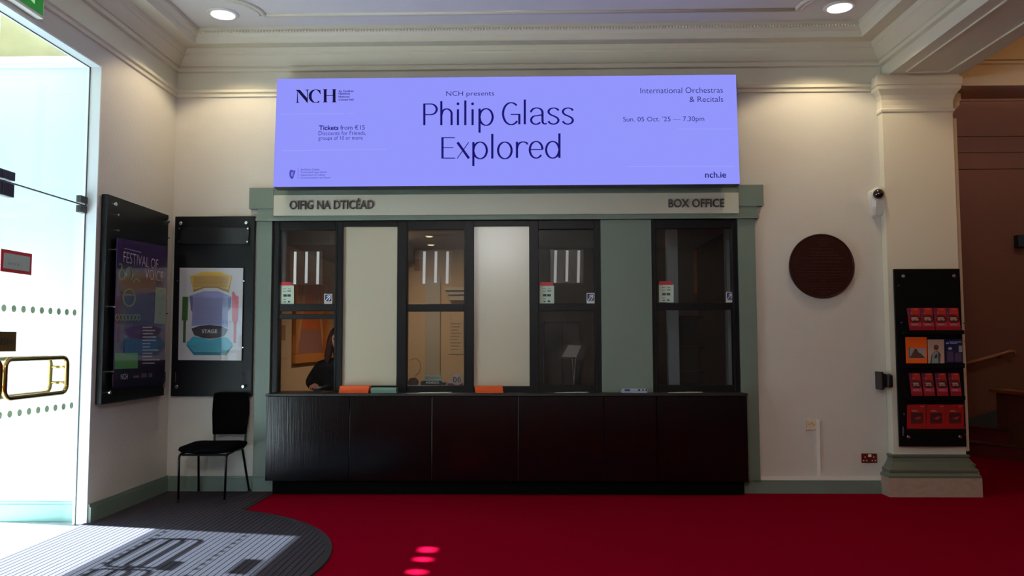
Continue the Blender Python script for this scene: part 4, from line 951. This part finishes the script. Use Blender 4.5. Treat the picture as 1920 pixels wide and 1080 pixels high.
cb = [atY(p[0], p[1], .37) for p in ((772,722),(774,712),(779,704),(785,699),(789,690),(788,680),(782,673),(775,672),(769,676))]; cb[0].z = .909
tag(MB().tube(cb, .004, 6).build('coiled_cable', mat('tan_cable', (206, 160, 96), .5)), 'tan cable looping up behind the member sign window', 'cable')
tp = thing('tape_dispenser', atY(766, 723, .3), 'grey desk clutter bundle beside the looping cable', 'desk item')
q_ = atY(775, 716, .3)
MB().lathe([(.045, -.02), (.05, -.012), (.05, .012), (.045, .02)], (q_.x, .3, q_.z-.005), (0, 1, 0), 20).build('wheel', mat('grey_brown', (84, 72, 74), .6), tp)
MB().box(q_.x-.06, .27, .905, q_.x+.06, .34, .93).build('base', BLACKI, tp)
# music-stand like paper holder behind the fifth window
PSt = FRONT(.45)
ps = thing('paper_stand', PSt.p3(*PSt.px(1078, 725)), 'angled stand holding a white sheet behind the third clear window', 'stand')
MB().prism(PSt.poly([(1046,672),(1092,674),(1104,646),(1062,645)], 0), (0, .01, 0)).build('tray', mat('smoky_tray', (60, 60, 64), .3), ps)
MB().prism(PSt.poly([(1053,669),(1080,670),(1090,648),(1066,646.5)], .002), PSt.N*.001).build('sheet', mat('grey_sheet', (200, 200, 196), .6), ps)
for a in (1073, 1079): MB().tube([PSt.p3(*PSt.px(a, 673)), PSt.p3(*PSt.px(1076, 724))], .0035, 6).build('leg', STEEL, ps)
MB().box(PSt.p3(*PSt.px(1066, 724)).x, .4, .905, PSt.p3(*PSt.px(1086, 724)).x, .5, .912).build('foot_plate', BLACKI, ps)
# dark end of the office
struct('trim_office_pilaster', MB().box(atY(1251, 600, .9).x, .85, 0, atY(1271, 600, .9).x, .95, 2.68).box(atY(1362, 600, .6).x, .55, 0, atY(1376, 600, .6).x, .65, 2.68), mat('grey_gloss', (176, 180, 190), .5))  # pale pilaster strips, partly standing in for lobby reflections
bs = thing('office_bookcase', (atY(1300, 600, 2.2).x, 2.4, 0), 'dark shelf unit standing inside behind the last window', 'bookcase')
a, b = atY(1273, 600, 2.3).x, atY(1326, 600, 2.3).x; zt = atY(1300, 592, 2.3).z
MB().box(a, 2.3, 0, a+.03, 2.6, zt).box(b-.03, 2.3, 0, b, 2.6, zt).box(a, 2.3, zt-.03, b, 2.6, zt).box(a, 2.56, 0, b, 2.6, zt).build('carcass', BLACKB, bs)
for k in range(5): MB().box(a, 2.31, .1+.3*k, b, 2.6, .12+.3*k).build('shelf', BLACKB, bs)
op = thing('office_poster', (.9, 2.58, 1.8), 'amber poster on the dim office back wall above the shelf unit', 'poster')
MB().box(atY(1300, 500, 2.6).x, 2.59, atY(1300, 550, 2.6).z, atY(1336, 500, 2.6).x, 2.6, atY(1300, 470, 2.6).z).build('sheet', mat('amber', (190, 110, 50), .7), op)
cbn = thing('storage_cabinet', (.5, 2.3, 0), 'dark storage cupboard in the dim end of the office', 'cupboard')
a, b = atY(1020, 600, 2.1).x, atY(1088, 600, 2.1).x
MB().box(a, 2.1, .007, b, 2.58, 1.62).build('carcass', BLACKB, cbn)
for k in range(2): MB().box(a+(b-a)*.5*k+.01, 2.085, .05, a+(b-a)*.5*(k+1)-.01, 2.1, 1.6).build('door', mat('dark_cupboard_door', (40, 34, 34), .4), cbn)

# ------------------------------------------------------------------ person seated inside the first window
def skin_obj(name, chains, m, parent, sub=2, loc=(0, 0, 0)):
    """chains: list of lists of (x,y,z,r,key); equal keys share one vertex"""
    vs, es, rs, keys = [], [], [], {}
    for ch_ in chains:
        prev = None
        for p in ch_:
            k = p[4] if len(p) > 4 else None
            if k and k in keys: i = keys[k]
            else:
                i = len(vs); vs.append(tuple(p[:3])); rs.append(p[3])
                if k: keys[k] = i
            if prev is not None: es.append((prev, i))
            prev = i
    me = bpy.data.meshes.new(name); me.from_pydata(vs, es, []); me.materials.append(m)
    o = bpy.data.objects.new(name, me); C.objects.link(o)
    if parent: o.parent = parent; o.matrix_parent_inverse = Matrix.Translation(parent.location).inverted()
    md = o.modifiers.new('skin', 'SKIN'); md.use_smooth_shade = True
    for i, r_ in enumerate(rs): me.skin_vertices[0].data[i].radius = (r_, r_)
    me.skin_vertices[0].data[0].use_root = True
    s_ = o.modifiers.new('sub', 'SUBSURF'); s_.levels = sub; s_.render_levels = sub
    return o
def blob(name, caps, m, parent, vox=.014):
    mb = MB()
    for chn in caps:
        for (x0, y0, z0, r0), (x1, y1, z1, r1) in zip(chn[:-1], chn[1:]):
            a, b = Vector((x0, y0, z0)), Vector((x1, y1, z1)); d = b-a; L = d.length; prof = []
            for k in range(5): prof.append((max(.001, r0*math.sin(PI/2*k/4)), -r0*math.cos(PI/2*k/4)))
            for k in range(5): prof.append((max(.001, r1*math.cos(PI/2*k/4)), L+r1*math.sin(PI/2*k/4)))
            mb.lathe(prof, a, d, 16)
    o = mb.build(name, m, parent)
    r = o.modifiers.new('remesh', 'REMESH'); r.mode = 'VOXEL'; r.voxel_size = vox; r.use_smooth_shade = True
    q = o.modifiers.new('smooth', 'SMOOTH'); q.factor = .6; q.iterations = 8
    return o
px0 = -1.90; py0 = .62
pe = thing('person', (px0, py0+.1, 0), 'person with long auburn hair in a black jumper seated inside the open window', 'person')
SK = mat('skin', (196, 130, 104), .5); JP = mat('black_jumper', (10, 9, 11), .95, bump=.3, scale=200); HR = mat('auburn_hair', (54, 18, 9), .7, bump=.5, scale=60, stretch=(4, 4, .5))
hx, hy, hz_ = px0-.20, .34, .945          # the hand on the desk
body = [[(px0, py0+.06, .52, .12, 'pel'), (px0, py0+.05, .72, .11), (px0-.005, py0+.02, .92, .11), (px0-.01, py0, 1.10, .10, 'chest'), (px0-.01, py0-.02, 1.20, .05, 'neck0'), (px0-.012, py0-.035, 1.29, .048, 'neck'), (px0-.015, py0-.05, 1.36, .075, 'jaw'), (px0-.015, py0-.045, 1.42, .094), (px0-.015, py0-.035, 1.475, .075)],
 [(px0-.01, py0, 1.10, .10, 'chest'), (px0-.15, py0-.0, 1.12, .045), (px0-.22, py0-.03, 1.04, .042), (px0-.26, py0-.055, .975, .038, 'elb'), (px0-.25, py0-.15, .955, .033), (hx-.01, hy+.06, .955, .026, 'wr'), (hx, hy+.015, .952, .030, 'palm')],
 [(px0-.01, py0, 1.10, .10, 'chest'), (px0+.18, py0-.02, 1.155, .062), (px0+.25, py0-.06, 1.05, .052), (px0+.28, py0-.12, .985, .043), (px0+.2, py0-.24, .96, .034), (px0+.14, py0-.3, .95, .026), (px0+.11, py0-.33, .945, .028, 'palm2')],
 [(px0, py0+.06, .52, .14, 'pel'), (px0-.12, py0-.1, .52, .085), (px0-.13, py0-.34, .50, .06), (px0-.13, py0-.33, .1, .045), (px0-.13, py0-.42, .04, .035)],
 [(px0, py0+.06, .52, .14, 'pel'), (px0+.12, py0-.1, .52, .085), (px0+.13, py0-.34, .50, .06), (px0+.13, py0-.33, .1, .045), (px0+.13, py0-.42, .04, .035)]]
for (dx, ln_, z) in ((-.026, .052, 0), (-.009, .062, .002), (.009, .058, .002), (.025, .045, 0)):
    body.append([(hx, hy+.015, .952, .030, 'palm'), (hx+dx, hy-.018, .958, .0105), (hx+dx*1.15, hy-.018-ln_*.5, .951, .009), (hx+dx*1.2, hy-.018-ln_*.85, .932, .0075)])
    bxh = px0+.11; byh = py0-.33
    body.append([(bxh, byh, .945, .028, 'palm2'), (bxh+dx, byh-.033, .95, .0105), (bxh+dx*1.15, byh-.033-ln_*.5, .944, .009), (bxh+dx*1.2, byh-.033-ln_*.85, .925, .0075)])
body.append([(hx, hy+.015, .952, .030, 'palm'), (hx+.036, hy+.0, .945, .012), (hx+.052, hy-.028, .936, .0095)])
body.append([(px0+.11, py0-.33, .945, .028, 'palm2'), (px0+.074, py0-.345, .94, .012), (px0+.058, py0-.37, .93, .0095)])
bo_ = skin_obj('body', body, SK, pe)
c0 = px0
blob('jumper', [[(c0, py0+.06, .60, .16), (c0, py0+.04, .80, .155), (c0-.005, py0+.01, 1.0, .155), (c0-.01, py0, 1.12, .125), (c0-.01, py0-.02, 1.22, .07)],
 [(c0-.07, py0+.02, .78, .13), (c0-.09, py0, 1.0, .135), (c0-.08, py0, 1.11, .115)], [(c0+.07, py0+.02, .78, .13), (c0+.09, py0, 1.0, .135), (c0+.08, py0, 1.11, .115)],
 [(c0-.11, py0-.01, 1.13, .095), (c0-.19, py0-.02, 1.12, .085), (c0-.25, py0-.04, 1.03, .08), (c0-.275, py0-.06, .985, .076), (c0-.255, py0-.15, .965, .058), (hx-.012, hy+.07, .955, .04)],
 [(c0-.10, py0-.03, 1.05, .10), (c0-.18, py0-.04, .985, .08), (c0-.22, py0-.08, .98, .07)],
 [(c0+.11, py0-.01, 1.13, .095), (c0+.19, py0-.02, 1.12, .085), (c0+.25, py0-.06, 1.03, .078), (c0+.28, py0-.12, .99, .07), (c0+.2, py0-.24, .965, .05), (c0+.15, py0-.29, .955, .04)]], JP, pe)
skin_obj('trousers', [[(px0, py0+.06, .53, .15, 'p'), (px0-.12, py0-.1, .525, .095), (px0-.13, py0-.34, .505, .07), (px0-.13, py0-.33, .12, .055)], [(px0, py0+.06, .53, .15, 'p'), (px0+.12, py0-.1, .525, .095), (px0+.13, py0-.34, .505, .07), (px0+.13, py0-.33, .12, .055)]], mat('black_trousers', (14, 14, 20), .9), pe)
blob('hair', [[(c0-.015, py0-.01, 1.46, .10), (c0-.015, py0+.03, 1.40, .105), (c0-.012, py0+.06, 1.28, .095), (c0-.01, py0+.08, 1.14, .08)],
 [(c0-.06, py0-.05, 1.48, .05), (c0-.10, py0-.05, 1.42, .04), (c0-.115, py0-.05, 1.32, .04), (c0-.125, py0-.07, 1.24, .04), (c0-.12, py0-.09, 1.19, .03)],
 [(c0+.03, py0-.05, 1.48, .05), (c0+.07, py0-.05, 1.42, .04), (c0+.085, py0-.05, 1.32, .04), (c0+.10, py0-.08, 1.22, .045), (c0+.09, py0-.12, 1.12, .035)]], HR, pe, .012)
fc = MB()
for s in (-1, 1): fc.lathe([(.001, 0), (.009, .003), (.011, .007), (.008, .012)], (px0-.015+s*.032, py0-.135, 1.415), (0, -1, 0), 10)
fc.build('eye', BLACKI, pe)
MB().lathe([(.014, 0), (.011, .012), (.005, .02)], (px0-.015, py0-.13, 1.388), (0, -1, -.25), 10).build('nose', SK, pe, smooth=True)
MB().box(px0-.04, py0-.135, 1.352, px0+.01, py0-.122, 1.360).build('mouth', mat('lips', (150, 70, 64), .5), pe, bevel=.003)
st_ = thing('office_stool', (px0, py0+.1, 0), 'dark office stool under the person in the ticket window', 'stool')
MB().lathe([(.18, .33), (.2, .345), (.19, .365), (.05, .37)], (px0, py0+.08, 0), (0, 0, 1), 20).build('seat', BLACKI, st_)
MB().tube([(px0, py0+.08, .02), (px0, py0+.08, .33)], .025, 10).build('column', STEEL, st_)
MB().lathe([(.2, 0), (.2, .02), (.03, .04)], (px0, py0+.08, 0), (0, 0, 1), 20).build('foot_ring', BLACKI, st_)
ctm = thing('card_terminal', (-2.0, .2, .905), 'small black card payment terminal on the counter by the hand', 'terminal')
q_ = atY(588, 732, .22)
MB().prism([(q_.x, .19, .917), (q_.x+.05, .19, .917), (q_.x+.14, .30, .955), (q_.x+.09, .33, .955)], (0, 0, .018)).build('body', BLACKI, ctm, bevel=.004)
MB().prism([(q_.x+.012, .205, .936), (q_.x+.04, .20, .936), (q_.x+.075, .235, .951), (q_.x+.045, .25, .951)], (0, 0, .003)).build('display', mat('grey_display', (150, 150, 158), .3), ctm)
MB().box(q_.x+.01, .2, .905, q_.x+.11, .3, .918).build('foot', BLACKI, ctm)
op_ = thing('desk_papers', (-2.2, .2, .905), 'cream papers spread on the sill before the seated person', 'paper')
a = X_(535, .15, 735); b = X_(590, .15, 735)
MB().prism([(a, .145, .9055), (b, .145, .9055), (b+.03, .32, .9055), (a+.1, .32, .9055)], (0, 0, .002)).build('sheet', mat('cream_paper', (220, 200, 160), .7), op_)
MB().prism([(a+.12, .16, .9078), (b-.03, .16, .9078), (b-.03, .26, .9078), (a+.16, .26, .9078)], (0, 0, .001)).build('dark_sheet', mat('taupe_paper', (140, 110, 100), .7), op_)

# ------------------------------------------------------------------ stair beyond the opening
sc = thing('staircase', (5.0, 1.6, 0), 'dark red carpeted stairs rising beyond the pilaster', 'stairs')
DRED = mat('dark_red_stair_carpet', (92, 10, 16), .95, bump=.4, scale=300)
for k in (0, 1, 3, 4, 5):                            # winding steps: front lines run diagonally
    P0 = Vector((5.36+.212*k, 2.30+.133*k)); atYl = lambda y: P0.x-.532*(y-P0.y)/.847; atXl = lambda x: P0.y-(x-P0.x)*.847/.532
    if k < 3: pts = [(atYl(2.94), 2.94, 0), (5.68, atXl(5.68), 0), (5.68, 2.94, 0)]
    else: pts = [(atYl(2.94)+.30, 2.94, 0), (max(5.70, atYl(2.6))+.30, 2.6, 0), (7.0, 2.6, 0), (7.0, 2.94, 0)]
    MB().prism(pts, (0, 0, .16*(k+1))).build('step', DRED, sc)
    if k < 3:
        a, b = Vector(pts[0]), Vector(pts[1]); z = Vector((0, 0, .16*(k+1)))
        MB().tube([a+z, b+z], .012, 6).build('nosing', mat('stair_nosing', (60, 30, 26), .5), sc)
STR = mat('grey_green_string', (58, 62, 54), .5)
struct('trim_stair_string', MB().prism([atY(1800, 791, 2.935), atY(1885, 764, 2.935), atY(1885, 880, 2.935), atY(1800, 868, 2.935)], (0, .014, 0)), STR)
struct('wall_stair_half', MB().box(5.70, .9, 0, 5.82, 2.53, .755), HALLW)
struct('baseboard_stair', MB().box(5.675, .9, 0, 5.70, 2.53, .10), STR)
struct('trim_stair_cap', MB().box(5.64, .86, .755, 5.88, 2.58, .79), WOOD)
hr = thing('handrail', (5.3, 2.0, 1.1), 'wooden handrail with scrolled end on the stair wall', 'handrail')
h0, h1 = atY(1806, 684, 2.88), atY(1893, 659, 2.88)
hp_ = [h0, h0.lerp(h1, .5), h1, h1+Vector((.05, 0, .0)), h1+Vector((.07, 0, -.03)), h1+Vector((.05, 0, -.05))]
MB().tube(hp_, [.024, .024, .024, .022, .018, .014], 10).build('rail', WOOD, hr, smooth=True)
bb = atY(1877, 669, 2.88)
MB().tube([bb+Vector((0, 0, .04)), bb, bb+Vector((0, .09, -.02))], .009, 8).lathe([(.03, 0), (.03, -.01)], bb+Vector((0, .09, -.02)), (0, 1, 0), 14).build('bracket', DARKM, hr)
wu = thing('wall_unit', (5.7, 2.0, 2.4), 'small black unit mounted high on the stair wall', 'speaker')
q0, q1 = atY(1910, 463, 2.85), atY(1926, 440, 2.85)
MB().box(q0.x, 2.85, q0.z, q1.x, 2.95, q1.z).build('case', BLACKI, wu, bevel=.005)
